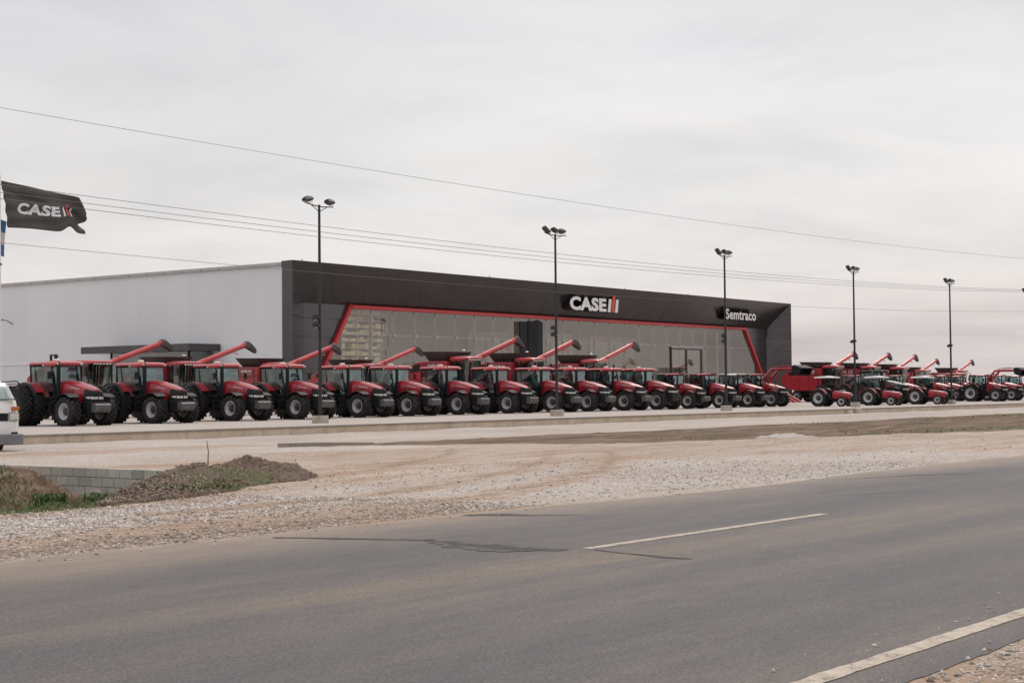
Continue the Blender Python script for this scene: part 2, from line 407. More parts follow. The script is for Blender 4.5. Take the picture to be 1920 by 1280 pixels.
# road sheet with an uneven far edge
def road_edge(X): return 12.18 + .10*fbm(X, 0, .35) + .05*fbm(X, 5, 1.7) - .45*math.exp(-((X-20.5)/4.5)**2)
rx = axis([(-600, -100, 100), (-100, 0, 10), (0, 45, .12), (45, 120, 1.5), (120, 2000, 200)])
ry = [3.32, 3.42, 5, 7, 9, 11, 11.62, None]
vs = []; 
for X in rx:
    for Y in ry:
        YY = (road_edge(X) if Y is None else (Y - .05*fbm(X, 9, 1.1) - .03*abs(fbm(X, 2, 5)) if Y == 3.32 else Y))
        vs.append((X, YY, -.05 - (.008 if Y in (None, 3.32) else 0)))
n = len(ry); fs = [(i*n+j, (i+1)*n+j, (i+1)*n+j+1, i*n+j+1) for i in range(len(rx)-1) for j in range(n-1)]
o = MB().add(vs, fs).build('road', M['asphalt']); tag(o, kind='structure')
# markings
def ribbon(name, pts, zoff, mat):         # pts: (x, y, halfwidth)
    vs = []; fs = []
    for x, y, h in pts: vs += [(x, y-h, zoff), (x, y+h, zoff)]
    fs = [(2*i, 2*i+2, 2*i+3, 2*i+1) for i in range(len(pts)-1)]
    o = MB().add(vs, fs).build(name, mat); return o
def jit(a, b, st, y, h, s):
    return [(x, y+.008*fbm(x, s, 3), h*(1+.16*fbm(x, s+4, 4))) for x in np.arange(a, b+1e-6, st)]
tag(ribbon('centre_line_marking', jit(11.95, 16.8, .08, 8.43, .062, 1), -.046, M['paint']), kind='structure')
tag(ribbon('centre_line_marking', jit(-8, -3, .5, 8.43, .062, 1), -.046, M['paint']), kind='structure')
tag(ribbon('edge_line_marking', jit(-20, 60, .08, 3.68, .068, 2), -.046, M['paint']), kind='structure')
# cracks and a broken patch across the road
def crack(path, seed, sub=34):
    pts = []
    for (a, b) in zip(path[:-1], path[1:]):
        for k in range(sub):
            t = k/sub; x = a[0]+(b[0]-a[0])*t; y = a[1]+(b[1]-a[1])*t; w = a[2]+(b[2]-a[2])*t
            pts.append((x+.05*fbm(y, seed, 2.5)-max(.006, w*(1+.6*fbm(y, seed, 5))), x+.05*fbm(y, seed, 2.5)+max(.006, w*(1+.8*fbm(y, seed+7, 6))), y))
    vs = []
    for a, b, y in pts: vs += [(a-(b-a)*.25, y, -.0455), ((a+b)/2, y, -.0455), (b+(b-a)*.25, y, -.0455)]
    fs = [(3*i+q, 3*i+q+1, 3*i+q+4, 3*i+q+3) for i in range(len(pts)-1) for q in (0, 1)]
    o = MB().add(vs, fs).build('road_crack', M['crack']); tag(o, kind='structure')
    at = o.data.attributes.new('rim', 'FLOAT', 'POINT'); at.data.foreach_set('value', np.array([1, 0, 1]*len(pts), dtype=np.float32))
crack([(11.15, 11.75, .02), (11.45, 11.05, .05), (11.65, 10.6, .02), (11.8, 10.2, .06)], 1)
crack([(11.78, 10.18, .05), (11.62, 9.75, .14), (11.6, 9.3, .22), (11.58, 8.9, .18), (11.75, 8.52, .04)], 2)
crack([(11.85, 8.3, .012), (11.8, 7.9, .012), (11.72, 7.45, .04), (11.7, 7.15, .008)], 3)
crack([(14.4, 11.95, .05), (14.7, 11.6, .12), (14.8, 11.2, .03), (15.2, 10.7, .008)], 4)
crack([(22.8, 11.5, .01), (25.0, 10.8, .06), (26.0, 10.2, .01)], 5)
crack([(19, 9.9, .006), (20, 9.6, .02), (21.6, 8.9, .006)], 6)

# raised gravel lot and its retaining wall
vs = []; lx = axis([(-60, 20, 20), (20, 200, 2.5), (200, 900, 100)]); ly = [48.3, 50, 52, 54, 56, 58, 60, 64, 70, 80, 100, 150, 300, 600]
for Y in ly:
    for X in lx: vs.append((X, Y, .02*fbm(X, Y, .15) if 49 < Y < 61 else 0))
n = len(lx); fs = [(j*n+i, j*n+i+1, (j+1)*n+i+1, (j+1)*n+i) for j in range(len(ly)-1) for i in range(n-1)]
o = MB().add(vs, fs).build('gravel_lot', M['lot'], smooth=60); tag(o, kind='structure')
rw = empty('retaining_wall', (36, 48, -.32)); tag(rw, 'long low tan concrete retaining wall holding up the raised gravel lot', 'wall')
w = MB(); 
for k in range(100): 
    a = -90+k*9.0
    w.box(a, a+8.98, .03, .32, -.4, .27)
w.build('wall_face', M['retwall'], rw)
w = MB()
for k in range(60): w.box(-90+k*15, -90+k*15+14.97, -.03+.004*(k % 3), .34, .272, .335)
w.build('coping', M['coping'], rw, bev=.01)
w = MB(); w.box(100.2-36, 100.9-36, -.25, .02, -.1, .36); w.box(98.9-36, 99.6-36, -.18, .02, -.1, .24)
w.build('buttress', M['retwall'], rw, bev=.02)
# low kerb at the start of the soil strip
k = MB(); k.prism_y([(0, -.25), (0, .12), (1.6, .10), (4.2, .02), (4.2, -.25)], 0, .16); o = k.build('kerb', M['coping'], bev=.02); o.location = (34.1, 35.6, -.25)
o.rotation_euler = (0, 0, -.01); tag(o, 'low grey concrete kerb running out of the pale gravel into brown soil', 'kerb')

# culvert headwall of concrete blocks across the ditch
M['block'] = wall_conc('weathered concrete block', (.36, .335, .29), (.54, .50, .45))
_nt = M['block'].node_tree; _b = _nt.nodes['Principled BSDF']; _src = _b.inputs['Base Color'].links[0].from_socket
_at = _nt.nodes.new('ShaderNodeAttribute'); _at.attribute_name = 'tone'; _nt.links.new(mix(_nt, 1, _src, _at.outputs['Fac'], 'MULTIPLY'), _b.inputs['Base Color'])
M['mortar'] = simple('dark mortar', (.13, .12, .105), .95, 0, .2, 3)
hw = empty('culvert_headwall', (21.35, 28, -.2)); tag(hw, 'grey concrete block headwall across the ditch with a round pipe mouth', 'wall')
cz0 = -.78; cy = -.0
for row in range(5):
    b_ = MB(); z1 = .03-row*.2; z0 = z1-.186
    off = .2 if row % 2 else 0
    y = -3.6+off-.4
    while y < 4.4:
        y0, y1 = y+.008, y+.392
        if row < 3 or abs((y0+y1)/2-cy) > .45:
            b_.box(random.uniform(-.004, .004), .2, y0, y1, z0, z1)
        y += .4
    o = b_.build('block_course', M['block'], hw)
    at = o.data.attributes.new('tone', 'FLOAT', 'FACE'); nb = len(o.data.polygons)//6
    at.data.foreach_set('value', np.repeat(rng.uniform(.74, 1.12, nb), 6).astype(np.float32))
mo = MB(); mo.box(.012, .19, -4, 4.4, -1.0, .02); 
o = mo.build('mortar', M['mortar'], hw)
ring = MB(); ring.lathe_x([(-.05, .26), (-.05, .32), (.02, .32), (.02, .26), (-.05, .26)], 0, cy, cz0+.04, 28); ring.build('pipe_collar', M['blockgrey'], hw, smooth=40)
pm = MB(); seg = 28; pm.add([(-.02, cy+.26*math.cos(2*PI*k/seg), cz0+.04+.26*math.sin(2*PI*k/seg)) for k in range(seg)], [tuple(range(seg))])
M['pipe_dark'] = simple('pipe mouth darkness', (.006, .005, .005), 1, 0, 0); pm.build('pipe_mouth', M['pipe_dark'], hw)  # flat near-black disc; the darkness inside the pipe is put into its colour

# soil mounds
POLY = [(13.6, 17.7), (14.8, 17.95), (16.1, 18.3), (17.4, 18.95), (18.7, 19.6), (19.8, 20.1), (20.9, 20.9), (21.7, 22.0), (21.7, 23.6), (21.3, 25.6), (20.6, 25.2), (18.6, 23.3), (16.2, 20.9), (14.4, 19.1)]
def inside(x, y, P_):
    """signed distance to the footprint outline, positive inside"""
    d = 1e9; ins = False; n = len(P_)
    for i in range(n):
        (x0, y0), (x1, y1) = P_[i], P_[(i+1) % n]
        t = max(0, min(1, ((x-x0)*(x1-x0)+(y-y0)*(y1-y0))/((x1-x0)**2+(y1-y0)**2)))
        d = min(d, math.hypot(x-x0-t*(x1-x0), y-y0-t*(y1-y0)))
        if (y0 > y) != (y1 > y) and x < (x1-x0)*(y-y0)/(y1-y0)+x0: ins = not ins
    return d if ins else -d
PK = [(20.55, 22.45, .15, .22), (20.85, 21.85, .06, .5), (19.45, 22.55, .16, .28), (20.2, 22.2, .03, .6)]
def pile_h(x, y, lumps=.12):
    d = inside(x, y, POLY)+.18*fbm(x, y, 1.1)
    if d <= 0: return 0
    h = (.17 if y-x < 1.9 and x > 18 else .11)*(1-math.exp(-d/.6))
    for px, py, a, sg in PK: h += a*math.exp(-((x-px)**2+(y-py)**2)/(2*sg*sg))
    e = min(1, d/.3)
    return max(.005, h + e*lumps*(fbm(x, y, 1.6, 5)*.8 + abs(fbm(x, y, 5, 4))*.6 - .15))
def mound(name, hf, x0, x1, y0, y1, st, label, cat, mat='soil'):
    vs = []; zz = []; X = np.arange(x0, x1+1e-6, st); Y = np.arange(y0, y1+1e-6, st)
    for y in Y:
        for x in X:
            h = hf(x, y); gz = base_z(y) - ditch(x, y)
            vs.append((x, y, gz + h + .03 if h > 0 else gz-.15))
            zz.append((0, 0, min(1, max(0, .20+.7*fbm(x, y, .5)+(.38 if x+y < 41.2 and y-x > 1.0 else 0)-(.35 if x < 17 else 0))), 1))
    n = len(X); fs = [(j*n+i, j*n+i+1, (j+1)*n+i+1, (j+1)*n+i) for j in range(len(Y)-1) for i in range(n-1)]
    me = bpy.data.meshes.new(name); me.from_pydata(vs, [], fs); me.shade_smooth()
    a = me.attributes.new('zone', 'FLOAT_COLOR', 'POINT'); a.data.foreach_set('color', np.array(zz, dtype=np.float32).ravel())
    me.materials.append(M[mat]); o = bpy.data.objects.new(name, me); COL.objects.link(o); tag(o, label, cat); return o
mound('soil_mound', pile_h, 13.0, 23.2, 17.0, 26.2, .07, 'brown heap of turned soil with dry grass beside the block headwall', 'soil heap')
def gp_h(x, y):
    d = 1-math.hypot((x-44.9)/1.25, (y-23.9)/.9)
    return max(0, d)**.8*.12+.05*fbm(x, y, 3) if d > 0 else 0
mound('gravel_pile', gp_h, 42.6, 47.2, 22.4, 25.4, .10, 'small pale gravel pile at the edge of the soil strip', 'gravel pile', 'lot')
st = MB(); st.tube([(0, 0, 0), (.02, .01, .3), (0, .03, .5)], [.012, .01, .006], 6); o = st.build('wooden_stake', M['soil']); o.location = (20.3, 23.2, .02)
tag(o, 'thin wooden stake sticking up behind the soil heap', 'stake')

# loose stones (nobody could count them)
def rocks(name, pts, sizes, tones, label):
    base = np.array([(1, 0, 0), (-1, 0, 0), (0, 1, 0), (0, -1, 0), (0, 0, .8), (0, 0, -.6)], float)
    F = np.array([(0, 2, 4), (2, 1, 4), (1, 3, 4), (3, 0, 4), (2, 0, 5), (1, 2, 5), (3, 1, 5), (0, 3, 5)])
    N = len(pts); V = base[None]*(1+rng.uniform(-.38, .38, (N, 6, 1)))*sizes[:, None, None]*rng.uniform(.6, 1.25, (N, 1, 3))
    a = rng.uniform(0, 2*PI, N); c, s = np.cos(a), np.sin(a); tl = rng.uniform(-.5, .5, N)
    x = V[..., 0]*c[:, None]-V[..., 1]*s[:, None]; y = V[..., 0]*s[:, None]+V[..., 1]*c[:, None]; z = V[..., 2]+tl[:, None]*V[..., 0]*.5
    V = np.stack([x, y, z], -1)+pts[:, None, :]
    FF = (F[None]+6*np.arange(N)[:, None, None]).reshape(-1, 3)
    me = bpy.data.meshes.new(name); me.vertices.add(N*6); me.vertices.foreach_set('co', V.reshape(-1))
    me.loops.add(FF.size); me.loops.foreach_set('vertex_index', FF.reshape(-1)); me.polygons.add(len(FF))
    me.polygons.foreach_set('loop_start', np.arange(0, FF.size, 3)); me.polygons.foreach_set('loop_total', np.full(len(FF), 3)); me.update(); me.validate()
    at = me.attributes.new('tone', 'FLOAT_COLOR', 'POINT'); t = np.repeat(tones, 6, 0); at.data.foreach_set('color', np.concatenate([t, np.ones((len(t), 1))], 1).astype(np.float32).ravel())
    me.materials.append(M['stone']); o = bpy.data.objects.new(name, me); COL.objects.link(o); tag(o, label, 'gravel', kind='stuff'); return o
def scatter(n, fx, fy, keep, smin, smax, tone, zf=None):
    P_ = []; S = []; T = []
    while len(P_) < n:
        x = fx(); y = fy()
        if random.random() > keep(x, y): continue
        s = smin+(smax-smin)*random.random()**2.5
        z = (zf or height)(x, y); P_.append((x, y, z+s*.15)); S.append(s)
        T.append(tone(x, y))
    return np.array(P_), np.array(S), np.array(T)
def tone_w(x, y):
    b = random.choice([.30, .42, .52, .60, .66, .74, .6]); k = random.uniform(.84, 1.08)
    r, g, bb = zones(x, y)
    if random.random() > r+.25: b *= .72; return (b*1.0, b*.81, b*.67)
    return (b*k*1.02, b*k*.915, b*k*.84)
def keepw(x, y):
    r, g, b = zones(x, y)
    if 13.3 < x and (18.5 < y) and x < 22.3: return .05
    return min(1, .12+r*.95)*(1-.8*b)*(1 if x < 16.5 else .07)
# density falls with distance from the road shoulder
p, s, t = scatter(26000, lambda: random.uniform(7.5, 30), lambda: 12.3+random.random()**1.35*9, keepw, .007, .030, tone_w)
rocks('gravel', p, s, t, 'pale crushed stones scattered on the far road shoulder')
p, s, t = scatter(1500, lambda: random.uniform(20, 48), lambda: random.uniform(11.9, 24), keepw, .010, .03, tone_w)
rocks('gravel', p, s, t, 'loose stones spread over the packed earth driveway mouth')
p, s, t = scatter(6500, lambda: random.uniform(6, 14), lambda: random.uniform(1.9, 3.36), lambda x, y: 1 if y < 3.26 else .3, .005, .024, tone_w)
rocks('gravel', p, s, t, 'stones and grit on the near road shoulder in the bottom right corner')
p, s, t = scatter(150, lambda: random.uniform(7, 30), lambda: 12.2-abs(random.gauss(0, .35)), lambda x, y: 1, .008, .028, tone_w, lambda x, y: -.05)
p2, s2, t2 = scatter(40, lambda: random.uniform(7, 12), lambda: random.uniform(3.35, 4.2), lambda x, y: 1, .008, .022, tone_w, lambda x, y: -.05)
rocks('gravel', np.vstack([p, p2]), np.concatenate([s, s2]), np.vstack([t, t2]), 'single small stones lying on the asphalt along both edges')
def mz(x, y):
    h = pile_h(x, y)
    return None if h <= 0.01 else base_z(y)-ditch(x, y)+h+.03
def soiltone(x, y):
    b = random.choice([.05, .08, .12, .17, .22, .3]) if x > 17.5 and y-x < 2.2 else random.choice([.06, .12, .2, .28, .36, .42]); return (b, b*.76, b*.6)
p, s, t = scatter(9000, lambda: random.uniform(13.2, 22.6), lambda: random.uniform(17.6, 25.8), lambda x, y: 0 if mz(x, y) is None else (1 if x < 17.8 else .12), .008, .028, soiltone, mz)
rocks('soil_clods', p, s, t, 'brown clods and broken rubble covering the soil heap')

# weeds and grass
def blades(name, spots, label, cat='grass'):
    V = []; F = []; T = []
    for (x, y, z, h, wd, tone, lean) in spots:
        a = random.uniform(0, 2*PI); dx, dy = math.cos(a)*wd, math.sin(a)*wd; b2 = random.uniform(0, 2*PI)
        lx_, ly_ = math.cos(b2)*lean, math.sin(b2)*lean; i = len(V)
        V += [(x-dx*.5, y-dy*.5, z), (x+dx*.5, y+dy*.5, z), (x+dx*.9+lx_*.45, y+dy*.9+ly_*.45, z+h*.55), (x+lx_, y+ly_, z+h), (x-dx*.9+lx_*.45, y-dy*.9+ly_*.45, z+h*.55)]
        F += [(i, i+1, i+2, i+3, i+4)]; T += [tone]*5
    me = bpy.data.meshes.new(name); me.from_pydata(V, [], F)
    at = me.attributes.new('tone', 'FLOAT_COLOR', 'POINT'); at.data.foreach_set('color', np.array([(*c, 1) for c in T], dtype=np.float32).ravel())
    me.materials.append(M['leaf']); o = bpy.data.objects.new(name, me); COL.objects.link(o); tag(o, label, cat, kind='stuff')
def gt(d=0):
    k = random.uniform(.6, 1.25)
    if random.random() < d: return (.30*k, .225*k, .12*k)
    return (.115*k, .165*k, .055*k)
sp = []
for _ in range(16000):                                       # weeds at the ditch bottom
    x = random.uniform(11, 21.2); y = random.uniform(20.6, 28.4)
    if ditch(x, y) < .45: continue
    dn = fbm(x, y, .5)+.25
    if random.random() > dn+.35: continue
    h = random.uniform(.06, .26)*(1+.5*dn); sp.append((x, y, height(x, y)-.02, h, random.uniform(.010, .026), gt(.12), h*random.uniform(.2, .7)))
for cx_, cy_, hh in [(20.9, 27.3, .42), (20.6, 28.5, .16), (20.8, 28.9, .14), (20.9, 26.9, .40), (19.8, 27.7, .2), (19.2, 27.0, .22)]:
    for _ in range(520):                                     # taller leafy clumps by the pipe
        a = random.uniform(0, 2*PI); r_ = random.random()**.6*.38; zz = random.random()*hh
        sp.append((cx_+r_*math.cos(a), cy_+r_*math.sin(a), height(cx_, cy_)+zz, random.uniform(.05, .11), random.uniform(.014, .03), gt(.05), random.uniform(.03, .10)))
blades('weeds', sp, 'green weeds growing on the ditch bottom before the headwall', 'weeds')
sp = []
for _ in range(14000):
    x = random.uniform(6, 20.8); y = random.uniform(28.3, 31.6)
    sp.append((x, y, height(x, y)-.02, random.uniform(.05, .17), random.uniform(.008, .018), gt(.55 if fbm(x, y, .6) < .15 else .1), random.uniform(.02, .14)))
blades('bank_grass', sp, 'mixed green and dry grass on the far bank of the ditch')
sp = []
for _ in range(9000):
    x = random.uniform(8, 15.3); y = random.gauss(18.4, .5)
    if y < 17.5+.2*fbm(x, 0, .8) or (x > 13.8 and y < 17.9): continue
    sp.append((x, y, height(x, y)-.01, random.uniform(.02, .075), random.uniform(.006, .012), gt(.25), random.uniform(.01, .05)))
blades('verge_grass', sp, 'short green grass strip between the shoulder gravel and the ditch')
sp = []
for _ in range(5200):
    x = random.uniform(14, 22.6); y = random.uniform(17.8, 25); z = mz(x, y)
    if z is None or fbm(x, y, .45) < -.05 + (.25 if x+y > 43 else 0)+(.5 if x < 16.2 else 0): continue
    gg = gt(.7); sp.append((x, y, z-.01, random.uniform(.015, .06), random.uniform(.008, .016), gg, random.uniform(.02, .06)))
for _ in range(700):
    x = random.gauss(16.4, .5); y = random.gauss(18.85, .2); z = mz(x, y)
    if z is None: continue
    sp.append((x, y, z-.01, random.uniform(.03, .09), random.uniform(.010, .022), gt(.2), random.uniform(.02, .08)))
blades('mound_grass', sp, 'dry grass tufts growing over the near side of the soil heap')
sp = []
for _ in range(9000):
    x = random.uniform(38, 110); y = random.uniform(20, 35)
    if zones(x, y)[2] < .38: continue
    sp.append((x, y, height(x, y)-.01, random.uniform(.02, .07), random.uniform(.02, .04), gt(.8), random.uniform(.02, .1)))
blades('strip_grass', sp, 'sparse olive grass over the brown soil strip on the right')

# ------------------------------------------------------------------ text helper
def text_mesh(s, off=0.0, shear=0.0):
    c = bpy.data.curves.new('t', 'FONT'); c.body = s; c.offset = off; c.shear = shear; c.resolution_u = 3
    c.space_character = 1.05
    o = bpy.data.objects.new('t', c); COL.objects.link(o); dg = bpy.context.evaluated_depsgraph_get(); dg.update()
    me = bpy.data.meshes.new_from_object(o.evaluated_get(dg)); bpy.data.objects.remove(o); bpy.data.curves.remove(c)
    V = np.array([tuple(v.co)[:2] for v in me.vertices]); F = [tuple(p.vertices) for p in me.polygons]
    mn = V.min(0); mx = V.max(0); V = (V-mn)/(mx-mn); bpy.data.meshes.remove(me); return V, F
def text_prism(s, x0, x1, z0, z1, y0, y1, off, shear=0):
    """text in the XZ plane facing -Y: front face at y0, sides to y1"""
    V, F = text_mesh(s, off, shear); mb = MB(); n = len(V)
    f3 = [(x0+(x1-x0)*a, y0, z0+(z1-z0)*b) for a, b in V]; b3 = [(p[0], y1, p[2]) for p in f3]
    ed = {}
    for f in F:
        for i in range(len(f)): e = (f[i], f[(i+1) % len(f)]); ed[e] = ed.get(e, 0)+1
    side = [(a, b, b+n, a+n) for (a, b) in ed if (b, a) not in ed]
    mb.add(f3+b3, [tuple(f) for f in F]+side); return mb

# ------------------------------------------------------------------ wheels
def tyre_mesh(r, w, lugs=20, lug=.045, name='wheel', tread=True, rr=.56):
    ri = r*rr; mb = MB(); rb = r-lug
    mb.lathe_x([(-w*.36, ri), (-w*.47, ri+.04), (-w*.5, (ri+rb)/2), (-w*.47, rb-.06), (-w*.40, rb-.01), (-w*.2, rb), (w*.2, rb), (w*.40, rb-.01), (w*.47, rb-.06), (w*.5, (ri+rb)/2), (w*.47, ri+.04), (w*.36, ri)], 0, 0, 0, 40)
    if tread:
        for s in (-1, 1):
            for k in range(lugs):
                t0 = 2*PI*(k+(.5 if s > 0 else 0))/lugs; dt = 2*PI/lugs
                # bar slants backwards from the centre to the shoulder
                secs = []
                for u, tt in ((-.03, 0), (.5, .55), (.84, .85), (1.0, .9)):
                    x = s*u*w*.5; th = t0+dt*tt; q = dt*.21
                    ro = r if u < .9 else r-.07; rin = rb-.04 if u < .9 else rb-.12
                    secs.append([(x, a*math.cos(b), a*math.sin(b)) for a, b in ((rin, th-q*1.15), (ro, th-q), (ro, th+q), (rin, th+q*1.15))])
                mb.loft(secs)
    return mb.mesh(name, M['rubber'], smooth=35)
def rim_meshes(r, w, silver=True, rr=.56, side=-1):
    ri = r*rr
    a = MB(); d = w*.5
    a.lathe_x([(-d*.78, ri+.015), (-d*.84, ri-.01), (-d*.80, ri-.035), (-d*.55, ri-.05), (-d*.45, ri*.80), (-d*.15, ri*.72), (-d*.05, ri*.5)], 0, 0, 0, 36)
    a.lathe_x([(d*.78, ri+.015), (d*.84, ri-.01), (d*.80, ri-.035), (d*.55, ri-.05), (d*.1, ri*.72), (-d*.05, ri*.5)], 0, 0, 0, 36)
    b = MB(); b.lathe_x([(-d*.05, ri*.52), (-d*.35, ri*.50), (-d*.42, ri*.40), (-d*.5, ri*.2), (-d*.52, .001)], 0, 0, 0, 24)
    b.lathe_x([(-d*.02, ri*.52), (d*.3, ri*.4), (d*.32, .001)], 0, 0, 0, 24)
    for k in range(8):
        t = 2*PI*k/8; b.tube([(-d*.40, math.cos(t)*ri*.42, math.sin(t)*ri*.42), (-d*.5, math.cos(t)*ri*.42, math.sin(t)*ri*.42)], .018, 6)
    return a.mesh('rim', M['rim'] if silver else M['rimdark'], smooth=35), b.mesh('hub', M['rimdark'], smooth=35)
WH = {}
def wheel(parent, key, x, y, r, w, lugs=20, silver=True, rr=.56, lug=.045):
    if key not in WH: WH[key] = (tyre_mesh(r, w, lugs, lug, rr=rr), *rim_meshes(r, w, silver, rr))
    t, ri, h = WH[key]
    o = bpy.data.objects.new('wheel', t); COL.objects.link(o); o.parent = parent; o.location = (x, y, r-.02)
    o.rotation_euler = (random.uniform(0, .3), 0, 0 if x < 0 else PI)
    for nm, me in (('rim', ri), ('hub', h)):
        c = bpy.data.objects.new(nm, me); COL.objects.link(c); c.parent = o
    return o

# ------------------------------------------------------------------ tractors (front faces -Y, front axle at y = 0, its right side is -X)
def hood_sec(y, w, zb, zt, crown=.05, shoulder=.10):
    pts = [(-w, y, zb), (-w*1.02, y, (zb+zt)/2-.02), (-w*.99, y, zt-shoulder), (-w*.88, y, zt-shoulder*.3), (-w*.55, y, zt+crown*.5), (0, y, zt+crown),
           (w*.55, y, zt+crown*.5), (w*.88, y, zt-shoulder*.3), (w*.99, y, zt-shoulder), (w*1.02, y, (zb+zt)/2-.02), (w, y, zb)]
    return pts
def arc_shell(mb, cy, cz, r, a0, a1, x0, x1, th=.035, seg=14, lip=0):
    secs = []
    for k in range(seg+1):
        t = R(a0+(a1-a0)*k/seg); c, s = math.cos(t), math.sin(t)
        secs.append([(x0, cy+(r)*c, cz+r*s), (x1, cy+(r-lip)*c, cz+(r-lip)*s), (x1, cy+(r-lip-th)*c, cz+(r-lip-th)*s), (x0, cy+(r-th)*c, cz+(r-th)*s)])
    mb.loft(secs)
def panel(mb, pts, th, axis_='x'):
    """thin slab from a planar polygon of 3-D points"""
    n = len(pts); P3 = [Vector(p) for p in pts]; nn = (P3[1]-P3[0]).cross(P3[2]-P3[0]).normalized()*th
    mb.add([p for p in P3]+[p+nn for p in P3], [tuple(range(n-1, -1, -1)), tuple(range(n, 2*n))]+[(i, (i+1) % n, n+(i+1) % n, n+i) for i in range(n)])
def bar(mb, a, b, w=.05, w2=None):
    mb.tube([a, b], w*.62, 4)

def make_tractor(style='big', dual=True, weights=True, loader=False):
    t = empty('tractor')
    big = style in ('big', 'black')
    body = M['blackpaint'] if style == 'black' else M['red']
    rf, wf = (.69, .60) if big else ((.62, .42) if style == 'mid' else (.40, .22))
    rr_, wr = (.95, .64) if big else ((.84, .46) if style == 'mid' else (.68, .38))
    wb = 3.0 if big else (2.5 if style == 'mid' else 1.95)
    tf = .98 if big else (.86 if style == 'mid' else .66); tr = .98 if big else (.86 if style == 'mid' else .66)
    s = 1.0 if big else (.9 if style == 'mid' else .66)
    fk = style+'f'; rk = style+'r'
    for sx in (-1, 1):
        wheel(t, fk, sx*tf, 0, rf, wf, 18 if style != 'small' else 10, True, .55 if style != 'small' else .58, .055 if style != 'small' else .012)
        wheel(t, rk, sx*tr, wb, rr_, wr, 22, style in ('mid', 'small'), .58, .06 if style != 'small' else .03)
        if dual: wheel(t, rk, sx*(tr+wr+.10), wb, rr_, wr, 22, style == 'mid', .58)
    # chassis
    c = MB(); c.box(-.30*s, .30*s, -.55*s, wb+.35, .55*s, 1.05*s); c.box(-tf+wf*.3, tf-wf*.3, -.13, .13, rf-.15, rf+.10)
    c.box(-tr+.1, tr-.1, wb-.2, wb+.25, rr_-.2, rr_+.22)
    if dual: c.tube([(-tr-wr-.3, wb, rr_), (tr+wr+.3, wb, rr_)], .09, 10)
    if big:
        c.box(-.42, .42, -.95, -.35, .62, 1.1); c.box(-.75, -.35, .75, 1.9, .55, 1.05); c.box(.35, .75, .75, 1.9, .55, 1.05)
        c.tube([(-.62, .15, .55), (-.62, .15, 1.15)], .07, 8); c.box(-.3, .3, wb+.3, wb+.8, .5, .8)
    c.build('chassis', M['chassis'], t, bev=.02)
    if style == 'small':
        h = MB(); h.loft([hood_sec(-.55, .24, .62, .98, .03, .07), hood_sec(-.45, .26, .60, 1.04, .03, .07), hood_sec(.3, .28, .62, 1.14, .03, .06), hood_sec(.95, .28, .62, 1.20, .03, .06)])
        ho = h.build('hood', body, t, smooth=40)
        g = MB(); g.box(-.21, .21, -.575, -.54, .62, .90); g.build('grille', M['black'], ho)
        for sx in (-1, 1): l = MB(); l.box(sx*.12-.07, sx*.12+.07, -.585, -.55, .84, .92); l.build('headlight', M['lamp'], ho, bev=.01)
        fn = []
        for sx in (-1, 1):
            f = MB(); arc_shell(f, wb, rr_, rr_+.07, 15, 158, sx*(tr-wr*.55), sx*(tr+wr*.5), .03)
            f.build('fender', body, t, smooth=40)
        st_ = MB(); st_.box(-.24, .24, 1.5, 1.95, .92, 1.02); st_.box(-.23, .23, 1.9, 2.0, 1.0, 1.42); st_.build('seat', M['seat'], t, bev=.03)
        co = MB(); co.box(-.2, .2, .9, 1.12, .9, 1.32); co.tube([(0, 1.1, 1.25), (0, 1.25, 1.42)], .025, 6); co.build('dashboard', M['black'], t, bev=.03)
        sw = MB(); n_ = 16
        sw.tube([(.18*math.cos(2*PI*k/n_), 1.28+.15*math.sin(2*PI*k/n_), 1.43+.09*math.sin(2*PI*k/n_)) for k in range(n_+1)], .014, 5); sw.build('steering_wheel', M['black'], t, smooth=60)
        for sx in (-1, 1):
            p_ = MB(); p_.tube([(sx*.55, 2.05, .9), (sx*.55, 2.1, 2.28)], .028, 6); p_.build('canopy_post', M['black'], t)
            p_ = MB(); p_.tube([(sx*.5, 1.0, .85), (sx*.5, 1.05, 2.26)], .024, 6); p_.build('canopy_post', M['black'], t)
        r_ = MB(); r_.loft([hood_sec(.72, .62, 2.22, 2.33, .01, .03), hood_sec(1.4, .68, 2.24, 2.38, .03, .03), hood_sec(2.35, .62, 2.22, 2.33, .01, .03)]); r_.build('canopy', M['white'], t, smooth=50)
        e = MB(); e.tube([(-.2, .2, 1.1), (-.2, .2, 1.62)], .028, 8); e.build('exhaust_pipe', M['black'], t)
        fl = MB(); fl.box(-.5, .5, .95, 1.8, .55, .62); fl.build('footplate', M['black'], t)
        return t
    # hood: red shell sweeping down to a black nose
    yb = 1.30 if big else 1.15; yn = -.42 if big else -.35
    k = s
    h = MB()
    h.loft([hood_sec(yn, .40*k, 1.12*k, 1.74*k, .05, .12), hood_sec(-.05*k, .43*k, 1.10*k, 1.86*k, .05, .11), hood_sec(.5*k, .46*k, 1.10*k, 1.97*k, .05, .10), hood_sec(yb-.25, .47*k, 1.12*k, 2.05*k, .05, .10), hood_sec(yb, .47*k, 1.15*k, 2.06*k, .05, .10)])
    ho = h.build('hood', body, t, smooth=38)
    pn = MB()                                                           # long top panel of the hood overlapping the nose
    pn.loft([[(x, y, z+.012) for x, y, z in hood_sec(yy, w_, zt-.05, zt, .05, .045)] for yy, w_, zt in ((-.86*k, .20*k, 1.615*k), (-.70*k, .30*k, 1.655*k), (yn-.02, .37*k, 1.742*k), (0, .40*k, 1.875*k), (.5*k, .42*k, 1.985*k), (yb-.1, .42*k, 2.065*k))])
    pn.build('hood_panel', body, ho, smooth=38)
    g = MB()
